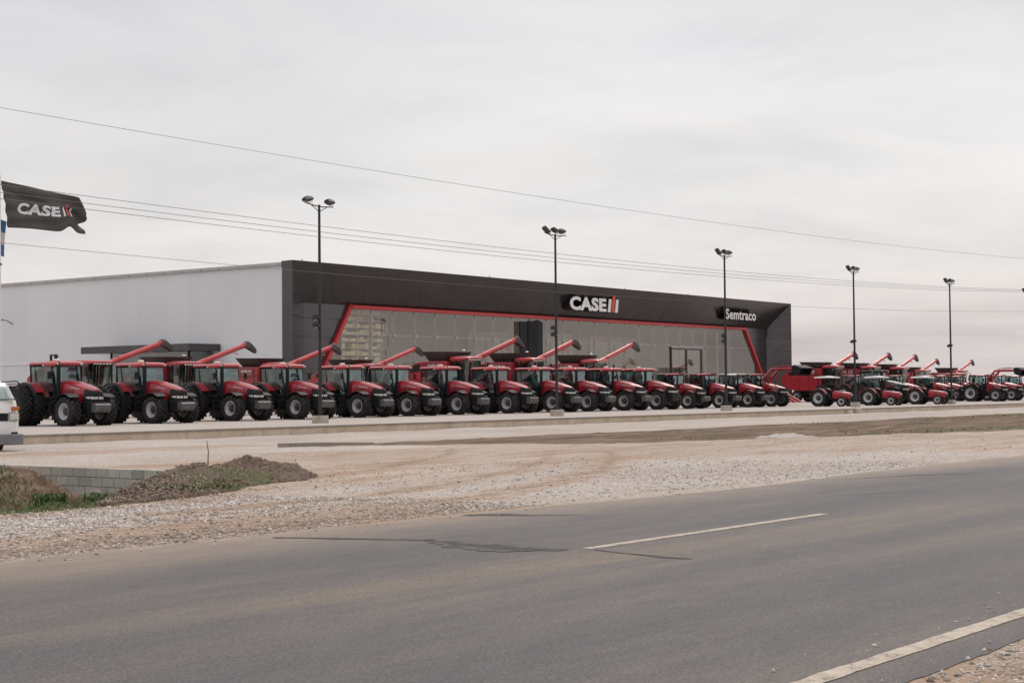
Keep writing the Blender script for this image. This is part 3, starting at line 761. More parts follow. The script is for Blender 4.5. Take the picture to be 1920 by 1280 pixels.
    g.loft([hood_sec(-.90*k, .27*k, 1.00*k, 1.56*k, .02, .12), hood_sec(-.82*k, .35*k, .95*k, 1.62*k, .02, .12), hood_sec(-.6*k, .395*k, .92*k, 1.69*k, .02, .11), hood_sec(yn+.12, .41*k, .92*k, 1.72*k, .02, .12)])
    gr = g.build('grille', M['black'], ho, smooth=38)
    sl = MB()
    for q in range(5):
        zz = (1.40-.09*q)*k if q < 2 else (1.14-.06*(q-2))*k
        sl.box(-.27*k, .27*k, -.925*k, -.89*k, zz, zz+.018)
    sl.build('grille_slats', M['chassis'], ho)
    for sx in (-1, 1):                                                  # wrap-round head lamps
        l = MB(); a0, a1 = (.03, .29)
        l.loft([[(sx*a0*k, -.935*k, 1.22*k), (sx*a0*k, -.935*k, 1.33*k), (sx*a0*k, -.88*k, 1.33*k), (sx*a0*k, -.88*k, 1.22*k)],
                [(sx*a1*k, -.915*k, 1.22*k), (sx*a1*k, -.915*k, 1.34*k), (sx*a1*k, -.85*k, 1.34*k), (sx*a1*k, -.85*k, 1.22*k)],
                [(sx*.40*k, -.74*k, 1.24*k), (sx*.40*k, -.74*k, 1.34*k), (sx*.36*k, -.70*k, 1.34*k), (sx*.36*k, -.70*k, 1.24*k)],
                [(sx*.425*k, -.56*k, 1.27*k), (sx*.425*k, -.56*k, 1.33*k), (sx*.39*k, -.55*k, 1.33*k), (sx*.39*k, -.55*k, 1.27*k)]])
        l.build('headlight', M['lamp'], ho, bev=.012)
        vn = MB()                                                       # side grille and decal lines on the hood flank
        vn.prism_x([(.25*k, 1.62*k), (.95*k, 1.72*k), (.95*k, 1.52*k), (.45*k, 1.45*k)], sx*.478*k-.006, sx*.478*k+.006); vn.build('side_vent', M['darkred'], ho)
        dl = MB(); dl.prism_x([(-.15*k, 1.70*k), (.55*k, 1.80*k), (.55*k, 1.775*k), (-.15*k, 1.675*k)], sx*.474*k-.004, sx*.474*k+.004); dl.build('side_stripe', M['whiteplain'] if style != 'black' else M['white'], ho)
    # cab
    cf = yb+.12; cr = wb+.22; bw = .72*k if big else .70; tw = .80*k if big else .74; zb0 = 1.30*k; zt0 = 2.80*k
    fr = MB()
    for sx in (-1, 1):
        bar(fr, (sx*bw, cf, zb0), (sx*tw, cf+.12, zt0), .05); bar(fr, (sx*(bw+.0), cr-.46, zb0+.02), (sx*(tw+.01), cr-.40, zt0), .035)
        bar(fr, (sx*bw, cr, zb0+.55), (sx*tw, cr-.05, zt0), .08); bar(fr, (sx*tw, cf+.1, zt0), (sx*tw, cr, zt0), .07); bar(fr, (sx*bw, cf, zb0), (sx*bw, cr-.5, zb0), .07)
        bar(fr, (sx*bw, cr-.45, zb0), (sx*bw, cr, zb0+.55), .06)
    bar(fr, (-tw, cf+.12, zt0), (tw, cf+.12, zt0), .07); bar(fr, (-tw, cr-.05, zt0), (tw, cr-.05, zt0), .07); bar(fr, (-bw, cr, zb0+.5), (bw, cr, zb0+.5), .07)
    fr.box(-bw+.02, bw-.02, cf+.05, cr-.1, zb0-.38*k, zb0+.02)
    fr.build('cab_frame', M['black'], t)
    gl = MB()
    for sx in (-1, 1):
        P4 = [(sx*bw, cf+.02, zb0+.02), (sx*bw, cr-.48, zb0+.02), (sx*bw, cr-.03, zb0+.57), (sx*tw, cr-.07, zt0-.03), (sx*tw, cf+.13, zt0-.03)]
        n_ = len(gl.v); gl.add(P4, [tuple(range(5))])
    gl.add([(-bw, cf-.005, zb0+.45), (bw, cf-.005, zb0+.45), (tw, cf+.11, zt0-.03), (-tw, cf+.11, zt0-.03)], [(0, 1, 2, 3)])
    gl.add([(-bw, cr, zb0+.55), (bw, cr, zb0+.55), (tw, cr-.06, zt0-.03), (-tw, cr-.06, zt0-.03)], [(0, 1, 2, 3)])
    gl.build('cab_glass', M['glass'], t)
    se = MB(); se.box(-.26, .26, cf+.75, cf+1.25, zb0+.25, zb0+.45); se.box(-.25, .25, cf+1.18, cf+1.32, zb0+.4, zb0+1.05); se.box(-.12, .12, cf+1.2, cf+1.3, zb0+1.05, zb0+1.22)
    se.box(-.2, .2, cf+.8, cf+1.2, zb0, zb0+.25); se.build('seat', M['seat'], t, bev=.04)
    dh = MB(); dh.box(-.18, .18, cf+.1, cf+.32, zb0, zb0+.55); dh.tube([(0, cf+.3, zb0+.5), (0, cf+.5, zb0+.68)], .03, 6)
    dh.tube([(.19*math.cos(2*PI*q/14), cf+.52+.14*math.sin(2*PI*q/14), zb0+.70+.10*math.sin(2*PI*q/14)) for q in range(15)], .015, 5); dh.box(-.6, -.35, cf+.7, cf+1.2, zb0+.3, zb0+.62); dh.build('steering_column', M['black'], t)
    # roof
    rz = zt0+.01
    rm = M['black'] if style == 'black' else (M['redroof'] if big else M['red'])
    def rsec(y, w_, z0, z1): return [(-w_, y, z0), (-w_*1.02, y, z0+(z1-z0)*.5), (-w_*.9, y, z1-.01), (-w_*.5, y, z1+.01), (w_*.5, y, z1+.01), (w_*.9, y, z1-.01), (w_*1.02, y, z0+(z1-z0)*.5), (w_, y, z0)]
    ro = MB()
    if big or style == 'mid':
        hh = .20 if big else .11
        ro.loft([rsec(cf-.22, tw*.90, rz+.04, rz+.12), rsec(cf-.05, tw*1.04, rz-.03, rz+hh*.95), rsec(cf+.5, tw*1.08, rz-.03, rz+hh*1.05), rsec(cf+.66, tw*1.08, rz+.05, rz+hh*.9), rsec(cr-.05, tw*1.06, rz+.04, rz+hh*.9), rsec(cr+.10, tw*.98, rz+.05, rz+hh*.7)])
    roo = ro.build('roof', rm, t, smooth=40)
    for sx in (-1, 1):
        lg = MB(); lg.box(sx*tw*.80-.09, sx*tw*.80+.09, cf-.235, cf-.12, rz+.035, rz+.105); lg.build('work_light', M['lamp'], roo, bev=.01)
        lg = MB(); lg.box(sx*tw*1.09-.04, sx*tw*1.09+.04, cf+.58, cf+.68, rz-.03, rz+.05); lg.build('work_light', M['lamp'], roo, bev=.01)
    if big and style != 'black':
        gp = MB(); gp.lathe_x([(-.05, .001), (-.05, .15), (0, .17), (.05, .12), (.06, .001)], 0, 0, 0, 16)
        gpo = gp.build('gps_dome', M['cream'], roo, smooth=40); gpo.rotation_euler = (0, -PI/2, 0); gpo.location = (-.1, cf+.75, rz+.27)
    # exhaust and intake at the right front pillar
    ex = MB()
    if big: ex.tube([(-.60, cf-.16, 1.2*k), (-.60, cf-.16, 2.0*k), (-.60, cf-.16, 2.05*k), (-.60, cf-.16, 2.70*k), (-.60, cf-.20, 2.98*k)], [.07, .08, .095, .095, .045], 10)
    else: ex.tube([(-.52, cf-.14, 1.1*k), (-.52, cf-.14, 2.3*k), (-.52, cf-.17, 2.9*k)], [.06, .07, .035], 10)
    ex.build('exhaust_pipe', M['black'], t, smooth=50)
    for sx in (-1, 1):
        f = MB(); arc_shell(f, wb, rr_+.02, rr_+.13, 28, 146, sx*(bw-.02), sx*(tr+wr*.42), .04, 16)
        fo = f.build('fender', body, t, smooth=40)
        fe = MB(); arc_shell(fe, wb, rr_+.02, rr_+.125, 20, 156, sx*(tr+wr*.42), sx*(tr+wr*.62), .05, 16, .05); fe.build('fender_edge', M['black'], fo, smooth=40)
        f = MB(); arc_shell(f, 0, rf, rf+.13, 32, 128, sx*(tf-wf*.5), sx*(tf+wf*.48), .03, 10, .02); f.build('front_fender', M['black'], t, smooth=40)
        m_ = MB(); m_.tube([(sx*tw, cf+.1, 2.55*k), (sx*(tw+.28), cf-.12, 2.5*k)], .014, 5); m_.box(sx*(tw+.28)-.10, sx*(tw+.28)+.10, cf-.17, cf-.11, 2.18*k, 2.52*k); m_.build('mirror', M['black'], t, bev=.015)
        sp_ = MB()
        for q in range(3): sp_.box(min(sx*.62, sx*.92), max(sx*.62, sx*.92), yb-.02, yb+.38, .45+.28*q, .48+.28*q)
        sp_.box(sx*.78-.02, sx*.78+.02, yb, yb+.03, .45, 1.2); sp_.build('steps', M['chassis'], t)
    if weights:
        w_ = MB(); zc0, zc1 = (.62, 1.03) if big else (.55, .92)
        w_.box(-.16, .16, -1.0*k, -.85*k, zc0+.02, zc1-.05)
        for q in range(10):
            x0 = -.42+q*.085; w_.prism_x([(-1.32*k, zc0+.1), (-1.34*k, zc1-.08), (-1.25*k, zc1), (-1.02*k, zc1), (-.98*k, zc0+.05), (-1.22*k, zc0)], x0, x0+.078)
        w_.build('front_weight', M['weight'], t, bev=.008)
    if loader:
        la = MB()
        for sx in (-1, 1):
            for a, b, ww in (((sx*.55, .9, 1.2), (sx*.58, .85, 2.15), .13), ((sx*.60, .95, 2.1), (sx*.62, .1, 3.0), .15), ((sx*.62, .1, 3.0), (sx*.62, -1.85, 3.0), .15)):
                la.tube([a, b], ww*.7, 4)
            la.tube([(sx*.6, .55, 1.4), (sx*.62, .2, 2.75)], .05, 6); la.tube([(sx*.62, -.2, 3.2), (sx*.62, -1.5, 3.25)], .04, 6)
        la.tube([(-.62, -1.4, 3.0), (.62, -1.4, 3.0)], .07, 6); la.build('loader_arm', M['red'], t)
        bk = MB(); bk.prism_x([(-1.85, 3.2), (-2.1, 3.3), (-2.75, 3.05), (-2.72, 3.01), (-2.1, 3.22), (-1.93, 3.12), (-1.97, 2.72), (-2.45, 2.5), (-2.42, 2.45), (-1.9, 2.68)], -1.0, 1.0)
        for sx in (-1, 1): bk.prism_x([(-1.85, 3.2), (-2.1, 3.3), (-2.75, 3.05), (-2.45, 2.48), (-1.9, 2.68)], sx*1.0-.02, sx*1.0+.02)
        bk.build('loader_bucket', M['black'], t)
    return t

HIDE = []
GT = 'tractors lined up along the front of the lot'
tr_specs = [   # X of the right front wheel, Y of front axle, label
 (44.35, 60.2, 'bigdual', 'red cab tractor with double rear wheels, leftmost of the row beside the white van'),
 (49.85, 60.8, 'bigdual', 'red cab tractor with double rear wheels, second from the left, before the dark wall canopy'),
 (55.35, 61.3, 'bigdual', 'red cab tractor with double rear wheels, third from the left, before the white wall corner'),
 (60.05, 61.3, 'big', 'red cab tractor right behind the foot of the leftmost lamp post'),
 (65.15, 61.6, 'big', 'red cab tractor just right of the leftmost lamp post'),
 (69.55, 61.8, 'big', 'red cab tractor second to the right of the leftmost lamp post'),
 (74.15, 61.8, 'big', 'red cab tractor with grey nose weights, third to the right of the leftmost lamp post'),
 (79.15, 61.8, 'big', 'red cab tractor with grey nose weights, next but one left of the second lamp post'),
 (83.65, 61.6, 'big', 'red cab tractor with grey nose weights, its front wheel by the second lamp post'),
 (87.40, 61.4, 'big', 'red cab tractor with grey nose weights just right of the second lamp post'),
 (91.55, 61.2, 'big', 'red cab tractor under the white and red logo sign, second right of the second post'),
 (95.75, 61.2, 'bignw', 'red cab tractor without nose weights, third right of the second lamp post'),
 (100.1, 61.3, 'mid', 'smaller red cab tractor in front of the glass entrance doors, left one of two alike'),
 (104.2, 61.0, 'mid', 'smaller red cab tractor directly behind the foot of the third lamp post'),
 (107.9, 60.6, 'midold', 'small red tractor with white roof just right of the third lamp post'),
 (111.6, 60.6, 'loader', 'red loader tractor with raised arms and dark bucket, at the end of the main row'),
 (112.55, 55.0, 'small', 'small open red tractor with white canopy, left of the fourth lamp post'),
 (118.6, 53.6, 'small', 'small open red tractor in front of the black tractor, right of the fourth post'),
 (126.2, 52.9, 'small', 'small open red tractor with white canopy, just left of the fifth lamp post'),
 (128.9, 58.0, 'black', 'large glossy black cab tractor behind the small open tractors'),
 (153.6, 62.6, 'mid', 'red cab tractor far back just right of the fifth lamp post, half hidden'),
 (160.2, 63.6, 'mid', 'red cab tractor far back between the fifth post and the far loader tractor'),
 (150.2, 57.0, 'loader', 'red loader tractor with raised arms near the right edge of the picture'),
 (158.8, 58.6, 'mid', 'red cab tractor right of the far loader tractor, nearly at the picture edge'),
 (170.0, 60.8, 'mid', 'red cab tractor cut off by the right edge of the picture'),
 (147.6, 61.4, 'mid', 'red cab tractor seen behind the fifth lamp post'),
 (142.2, 62.4, 'mid', 'red cab tractor far back between the black tractor and the fifth lamp post'),
 (168.5, 66.5, 'bignw', 'larger red cab tractor far back at the right edge, behind the others'),
 (135.5, 63.5, 'mid', 'red cab tractor half hidden behind the nose of the black tractor'),
]
protos = {}
def get_proto(k):
    if k == 'bigdual': return make_tractor('big', True, True)
    if k == 'big': return make_tractor('big', False, True)
    if k == 'bignw': return make_tractor('big', False, False)
    if k == 'mid': return make_tractor('mid', False, True)
    if k == 'loader': return make_tractor('mid', False, False, True)
    if k == 'small': return make_tractor('small', False, False)
    if k == 'black': return make_tractor('black', False, True)
    if k == 'midold':
        t = make_tractor('mid', False, True)
        for c in t.children:
            if c.name.startswith('roof'): c.data = c.data.copy(); c.data.materials[0] = M['white']
        return t
offs = {'bigdual': .98, 'big': .98, 'bignw': .98, 'black': .98, 'mid': .86, 'midold': .86, 'loader': .86, 'small': .66}
for X, Y, k, lab in tr_specs:
    if k in protos: o = copy_tree(protos[k])
    else: o = get_proto(k); protos[k] = o
    o.location = (X+offs[k], Y, 0); o.rotation_euler = (0, 0, R(random.uniform(-1.2, 1.2)))
    tag(o, lab, 'tractor', GT)

# ------------------------------------------------------------------ combine harvesters (cab front at y = 0, facing -Y)
def make_combine(ext=True, rails=True):
    t = empty('combine_harvester')
    def Z(P_): return [((1.25+(y-1.72)*.84) if y > 1.6 else y, z) for y, z in P_]
    g_ = lambda y: 1.25+(y-1.72)*.84
    for sx in (-1, 1):
        wheel(t, 'cf', sx*1.45, 1.0, .92, .72, 20, True, .5); wheel(t, 'cr', sx*1.25, g_(5.1), .62, .45, 18, True, .52)
    c = MB(); c.box(-.9, .9, .6, 4.6, .85, 1.7); c.box(-1.3, 1.3, .85, 1.15, .7, 1.1); c.box(-1.1, 1.1, 4.0, 4.2, .5, .9); c.build('chassis', M['chassis'], t, bev=.02)
    fd = MB(); fd.prism_x([(.5, 1.9), (-1.5, .95), (-1.55, .45), (.3, 1.1)], -.6, .6); fd.build('feeder_house', M['darkred'], t, bev=.03)
    b = MB(); b.prism_x(Z([(1.75, 1.5), (1.72, 3.52), (4.7, 3.56), (5.6, 3.45), (6.7, 3.05), (7.25, 2.75), (7.35, 2.1), (6.6, 1.45), (5.6, 1.30), (3.2, 1.3)]), -1.32, 1.32)
    bo = b.build('body', M['red'], t, bev=.07)
    for sx in (-1, 1):
        p = MB(); p.prism_x(Z([(2.25, 1.45), (2.2, 2.55), (2.6, 2.62), (5.2, 2.68), (6.9, 2.35), (6.95, 2.05), (6.3, 1.4), (4.9, 1.2), (3.1, 1.2)]), sx*1.33-.05, sx*1.33+.05)
        po = p.build('side_panel', M['red'], bo, bev=.03)
        p = MB(); p.prism_x(Z([(2.25, 2.75), (2.22, 3.42), (4.6, 3.46), (4.75, 2.8)]), sx*1.33-.03, sx*1.33+.03); p.build('tank_panel', M['darkred'], bo, bev=.02)
        p = MB(); p.prism_x(Z([(5.0, 2.85), (4.95, 3.36), (5.6, 3.3), (6.2, 3.05), (6.2, 2.8)]), sx*1.33-.02, sx*1.33+.02); p.build('engine_screen', M['black'], bo)
        sm_ = MB()
        for yy in (g_(3.35), g_(4.65)): sm_.box(sx*1.335-.052, sx*1.335+.052, yy, yy+.03, 1.22, 2.66)
        sm_.build('panel_seam', M['black'], bo)
    V, F = text_mesh('CASE IH', .02); tm = MB(); tm.add([(-1.366, 3.1-1.15*a, 3.12+.2*bb) for a, bb in V], F); tm.build('lettering', M['whiteplain'], bo)
    V, F = text_mesh('AXIAL-FLOW', .0); tm = MB(); tm.add([(-1.366, 2.9-.95*a, 2.96+.09*bb) for a, bb in V], F); tm.build('lettering', M['whiteplain'], bo)
    # cab
    fr = MB()
    for sx in (-1, 1):
        bar(fr, (sx*.82, .05, 1.75), (sx*.88, -.12, 3.60), .07); bar(fr, (sx*.90, .78, 1.75), (sx*.92, .70, 3.60), .08); bar(fr, (sx*.85, 1.2, 1.75), (sx*.88, 1.2, 3.6), .09)
        bar(fr, (sx*.82, .05, 1.75), (sx*.85, 1.2, 1.75), .08)
    fr.box(-.85, .85, 0, 1.24, 1.55, 1.78); fr.box(-.80, .80, 1.18, 1.24, 1.75, 3.6); fr.build('cab_frame', M['black'], t)
    gl = MB(); gl.loft([[(x*1.0, y-.0, z) for x, y in ((-.84, .10), (-.6, -.10), (-.3, -.20), (0, -.23), (.3, -.20), (.6, -.10), (.84, .10))] for z in (1.8,)] + [[(x*1.05, y-.17, 3.58) for x, y in ((-.84, .10), (-.6, -.10), (-.3, -.20), (0, -.23), (.3, -.20), (.6, -.10), (.84, .10))]], cap=False)
    gl.f.pop()     # leave the back open
    for sx in (-1, 1): gl.add([(sx*.84, .12, 1.8), (sx*.86, 1.18, 1.8), (sx*.88, 1.18, 3.58), (sx*.89, -.05, 3.58)], [(0, 1, 2, 3)])
    gl.build('cab_glass', M['glassdark'], t, smooth=60)
    se = MB(); se.box(-.26, .26, .45, .9, 2.05, 2.25); se.box(-.25, .25, .88, 1.02, 2.2, 2.9); se.box(-.12, .12, .12, .24, 1.8, 2.45); se.box(.3, .5, .4, .85, 2.1, 2.4); se.build('seat', M['seat'], t, bev=.04)
    ro = MB()
    def rsec(y, w_, z0, z1): return [(-w_, y, z0), (-w_*1.02, y, (z0+z1)/2), (-w_*.92, y, z1), (0, y, z1+.03), (w_*.92, y, z1), (w_*1.02, y, (z0+z1)/2), (w_, y, z0)]
    ro.loft([rsec(-.42, .84, 3.66, 3.74), rsec(-.30, .94, 3.60, 3.79), rsec(.5, .96, 3.58, 3.84), rsec(1.3, .94, 3.58, 3.82)]); roo = ro.build('roof', M['redroof'], t, smooth=40)
    lb = MB(); lb.box(-.78, .78, -.40, -.30, 3.54, 3.66); lo = lb.build('light_bar', M['black'], roo)
    for q in range(6):
        lm = MB(); lm.box(-.74+q*.25, -.57+q*.25, -.425, -.40, 3.555, 3.645); lm.build('work_light', M['lamp'], roo, bev=.008)
    for sx in (-1, 1):
        m_ = MB(); m_.tube([(sx*.9, -.2, 3.55), (sx*1.35, -.45, 3.4)], .02, 5); m_.box(sx*1.35-.12, sx*1.35+.12, -.5, -.44, 2.9, 3.4); m_.build('mirror', M['black'], t, bev=.015)
    # platform rails on both flanks of the cab
    for sx in (-1, 1):
        rl = MB()
        for yy in (.1, .8, 1.5): rl.tube([(sx*1.5, yy, 1.72), (sx*1.5, yy, 2.85)], .02, 5)
        for zz in (2.3, 2.85): rl.tube([(sx*1.5, .08, zz), (sx*1.5, 1.52, zz)], .02, 5)
        rl.box(min(sx*.93, sx*1.53), max(sx*.93, sx*1.53), .1, 1.5, 1.68, 1.74); rl.build('guard_rail', M['chassis'], t)
    rl = MB()
    for q in (-.9, .9): rl.tube([(q, 5.9, 2.5), (q, 6.0, 3.5)], .018, 5)
    for zz in (2.9, 3.2, 3.5): rl.tube([(-.92, 5.95, zz), (.92, 5.95, zz)], .016, 5)
    rl.build('rear_ladder', M['chassis'], t)
    # grain tank extension: open flared box
    if ext:
        g = MB(); x0, x1, y0, y1 = -.90, .90, 1.55, 3.35; X0, X1, Y0, Y1 = -1.35, 1.35, 1.2, 3.75; za, zb_ = 3.5, 4.22
        lo_ = [(x0, y0, za), (x1, y0, za), (x1, y1, za), (x0, y1, za)]; hi_ = [(X0, Y0, zb_-.05), (X1, Y0, zb_-.05), (X1, Y1, zb_), (X0, Y1, zb_)]
        li = [(a*.97, b_, c_) for a, b_, c_ in lo_]; hi2 = [(a*.975, (b_-2.47)*.975+2.47, c_) for a, b_, c_ in hi_]
        g.add(lo_+hi_+hi2+li, [(0, 1, 5, 4), (1, 2, 6, 5), (2, 3, 7, 6), (3, 0, 4, 7), (4, 5, 9, 8), (5, 6, 10, 9), (6, 7, 11, 10), (7, 4, 8, 11), (8, 9, 13, 12), (9, 10, 14, 13), (10, 11, 15, 14), (11, 8, 12, 15), (12, 13, 14, 15)])
        go = g.build('grain_tank_cover', M['grain'], t)
        bc = MB(); bc.lathe_x([(-.04, .001), (-.04, .13), (.02, .15), (.06, .08), (.07, .001)], 0, 0, 0, 14); bo2 = bc.build('beacon', M['cream'], t, smooth=40); bo2.rotation_euler = (0, -PI/2, 0); bo2.location = (.8, 1.5, 4.28)
    else:
        g = MB(); g.prism_x([(1.5, 3.5), (1.6, 3.70), (3.4, 3.72), (3.5, 3.5)], -1.0, 1.0); g.box(.3, .9, 1.8, 2.1, 3.6, 3.82); g.build('grain_tank_cover', M['darkred'], t, bev=.02)
    # unloading auger swung out to the left side
    A0 = Vector((.85, 1.5, 3.35)); A1 = Vector((6.4, 1.35, 5.12))
    au = MB(); au.tube([A0, A1], .185, 16); ao = au.build('auger_tube', M['auger'], t, smooth=40)
    d = (A1-A0).normalized(); cl = MB()
    for f in (.34, .96): cl = MB(); p0 = A0+(A1-A0)*f; cl.tube([p0, p0+d*.07], .215, 16); cl.build('auger_flange', M['auger'], ao, smooth=40)
    cl = MB(); cl.tube([A0+(A1-A0)*.8+Vector((0, 0, -.25)), A0+(A1-A0)*.86+Vector((0, -.1, -.42))], .04, 6); cl.build('auger_bracket', M['auger'], ao, smooth=40)
    el = MB(); el.tube([Vector((.85, 1.5, 2.7)), A0+Vector((-.05, 0, -.05)), A0+d*.3], [.28, .26, .22], 12); el.build('auger_elbow', M['red'], ao, smooth=40)
    S = A1; spt = MB()
    secs = []
    for off, hw_, ht, hb in (((-.10, -.0), .21, .24, -.22), ((.14, .02), .24, .28, -.24), ((.52, -.14), .21, .18, -.26), ((.92, -.38), .14, .06, -.22)):
        c_ = S+Vector((off[0], 0, off[1])); secs.append([c_+Vector((0, -hw_, hb)), c_+Vector((.06, -hw_, ht*.6)), c_+Vector((.08, -hw_*.5, ht)), c_+Vector((.08, hw_*.5, ht)), c_+Vector((.06, hw_, ht*.6)), c_+Vector((0, hw_, hb))])
    spt.loft(secs); spt.build('auger_spout', M['spout'], ao, smooth=50)
    return t
cp = make_combine(True); cp0 = make_combine(False)
cspecs = [(58.6, 76.6, .905, 0, 'red combine harvester with closed grain tank, leftmost, its auger across the dark wall canopy'),
 (65.5, 76.6, .905, 1, 'red combine harvester with auger over the white wall, second from the left'),
 (73.6, 76.6, .905, 1, 'red combine harvester with auger spout beside the leftmost lamp post'),
 (82.4, 76.6, .905, 1, 'red combine harvester in front of the lit shelves, just right of the leftmost lamp post'),
 (83.7, 68.6, 1.0, 1, 'red combine harvester standing forward, left of the dark banners on the glass'),
 (91.0, 68.6, 1.0, 1, 'red combine harvester whose auger passes behind the second lamp post'),
 (100.6, 69.6, 1.0, 1, 'red combine harvester just right of the second lamp post, rightmost before the showroom'),
 (150.6, 74.0, 1.0, 1, 'red combine harvester right of the building, left of the fourth lamp post'),
 (160.4, 74.4, 1.0, 1, 'red combine harvester directly behind the fourth lamp post and black tractor'),
 (172.0, 76.2, 1.0, 1, 'red combine harvester behind the hood of the black tractor, third right of the building'),
 (201.5, 86.0, 1.0, 1, 'distant red combine harvester left of the fifth lamp post, its auger tip at the post'),
 (214.5, 86.0, 1.0, 1, 'farthest red combine harvester, right of the fifth lamp post')]
for i, (X, Y, s, e, lab) in enumerate(cspecs):
    o = cp0 if not e else (cp if i == 1 else copy_tree(cp))
    o.location = (X, Y, 0); o.scale = (s, s*(.9 if 4 <= i < 7 else 1), s); o.rotation_euler = (0, 0, R(random.uniform(-1, 1))); tag(o, lab, 'combine harvester', 'combine harvesters parked behind the tractors')

# red header implement on the ground by the loader tractor
im = empty('header_implement', (122.2, 66.5, 0)); tag(im, 'low red harvester header on the ground right of the loader tractor', 'implement')
a = MB(); a.prism_x([(0, .25), (-1.0, .2), (-.9, .5), (-.1, 1.55), (.1, 1.5), (.15, .4)], -2.6, 2.6); a.build('header_body', M['red'], im, bev=.04)
for q in range(6):
    a = MB(); a.prism_x([(-1.9, .25), (-.9, .2), (-.5, .95)], -2.5+q*.95, -2.25+q*.95); a.build('snout', M['red'], im)
a = MB(); a.box(-2.6, 2.6, .15, .35, .3, .55); a.box(-.6, .6, .2, .5, .5, 1.4); a.build('frame', M['chassis'], im)

# ------------------------------------------------------------------ lamp posts
def flood(w_=.48, d_=.27):
    """one floodlight: ribbed housing with a driver box and an open yoke"""
    mb = MB(); mb.prism_x([(-d_*.62, .02), (-d_*.40, .13), (d_*.45, .10), (d_*.5, .0), (-d_*.55, -.05)], -w_/2, w_/2)
    mb.box(-w_*.26, w_*.26, -d_*.25, d_*.25, .11, .18)
    for q in range(7): mb.box(-w_*.46+q*w_*.152, -w_*.44+q*w_*.152, -d_*.42, d_*.42, .08, .142)
    mb.tube([(-w_/2, 0, .05), (-w_/2-.03, 0, -.10), (0, 0, -.13), (w_/2+.03, 0, -.10), (w_/2, 0, .05)], .014, 5); return mb
def make_post(n_top, n_mid):
    t = empty('lamp_post')
    b = MB(); b.box(-.28, .28, -.28, .28, -.05, .36); b.build('concrete_base', M['concrete'], t, bev=.02)
    p = MB(); p.tube([(0, 0, .36), (0, 0, 4), (0, 0, 10.25)], [.085, .078, .058], 14); p.box(-.13, .13, -.13, .13, .36, .39); p.build('pole', M['pole'], t, smooth=50)
    ar = MB(); ar.tube([(-.92, 0, 10.27), (-.4, -.0, 10.20), (0, 0, 10.16), (.4, 0, 10.18), (.98, 0, 10.22)], .028, 6)
    ar.tube([(-.55, 0, 10.2), (0, 0, 9.92)], .02, 5); ar.tube([(.55, 0, 10.18), (0, 0, 9.92)], .02, 5); ar.build('crossarm', M['pole'], t)
    hs = [(-.78, 0), (.72, 0)] if n_top == 2 else [(-.80, 0), (-.22, -.16), (.56, 0)]
    for i, (hx, hy) in enumerate(hs):
        f = flood().build('floodlight', M['pole'], t); f.location = (hx, hy, 10.40); f.rotation_euler = (R(-14), R([-10, 2][i] if n_top == 2 else [34, 12, 0][i]), R([-4, 4, 0][i]))
        ln = MB(); ln.box(-.2, .2, -.15, .12, -.052, -.046); ln.build('lens', M['lens'], f)
    for i in range(n_mid):
        f = flood(.40, .30).build('floodlight', M['pole'], t); f.location = (-.30, -.05, 4.88-i*.36); f.rotation_euler = (R(-16), R(8), R(35 if n_mid > 1 else 60))
        ln = MB(); ln.box(-.16, .16, -.13, .1, -.052, -.046); ln.build('lens', M['lens'], f)
    return t
pa = make_post(2, 2); pb = make_post(3, 2); pc = make_post(3, 1)
for (x, o, lab) in [(52.66, pa, 'dark lamp post with two top floodlights, leftmost, before the left part of the building'),
                    (71.40, pb, 'dark lamp post with three top floodlights just left of the white and red logo sign'),
                    (90.22, copy_tree(pb), 'dark lamp post before the dealer name sign on the building'),
                    (109.42, pc, 'dark lamp post right of the building, in front of the combine harvesters'),
                    (127.85, copy_tree(pc), 'dark lamp post in front of the far combine harvesters, last one fully in view'),
                    (146.45, copy_tree(pc), 'lamp post at the right edge, only its left floodlight in view')]:
    o.location = (x, 52.33, 0); o.rotation_euler = (0, 0, R(random.uniform(-3, 3))); tag(o, lab, 'lamp post', 'floodlight posts along the edge of the lot')

# ------------------------------------------------------------------ overhead wires
def cable(pts, r, label):
    x = np.array([p[0] for p in pts]); z = np.array([p[1] for p in pts]); c = np.polyfit(x, z, 2)
    X = np.arange(2, 130, 3.0); mb = MB(); mb.tube([(a, 30, float(np.polyval(c, a))) for a in X], r, 6)
    o = mb.build('overhead_wire', M['wire'], smooth=60); tag(o, label, 'wire', 'overhead wires along the road')
cable([(20.31, 7.77), (28.09, 7.65), (40.92, 7.58), (57.85, 7.76), (83.53, 8.28)], .0055, 'topmost single overhead wire high in the sky')
cable([(20.31, 6.06), (22.65, 6.01), (28.64, 5.92), (35.07, 5.85), (51.78, 5.9), (83.44, 6.61)], .0065, 'upper wire of the group of three passing the flag')
cable([(20.31, 5.89), (22.65, 5.84), (28.64, 5.76), (35.07, 5.7), (51.78, 5.78), (83.44, 6.56)], .0065, 'middle wire of the group of three passing the flag')
cable([(20.31, 5.75), (22.65, 5.7), (28.64, 5.63), (35.07, 5.57), (51.77, 5.66), (83.44, 6.5)], .0065, 'lower wire of the group of three passing the flag')
cable([(20.31, 4.77), (24.76, 4.73), (28.64, 4.68), (37.05, 4.53), (60.64, 4.85), (83.38, 5.44)], .0055, 'lowest single overhead wire crossing the front of the building')

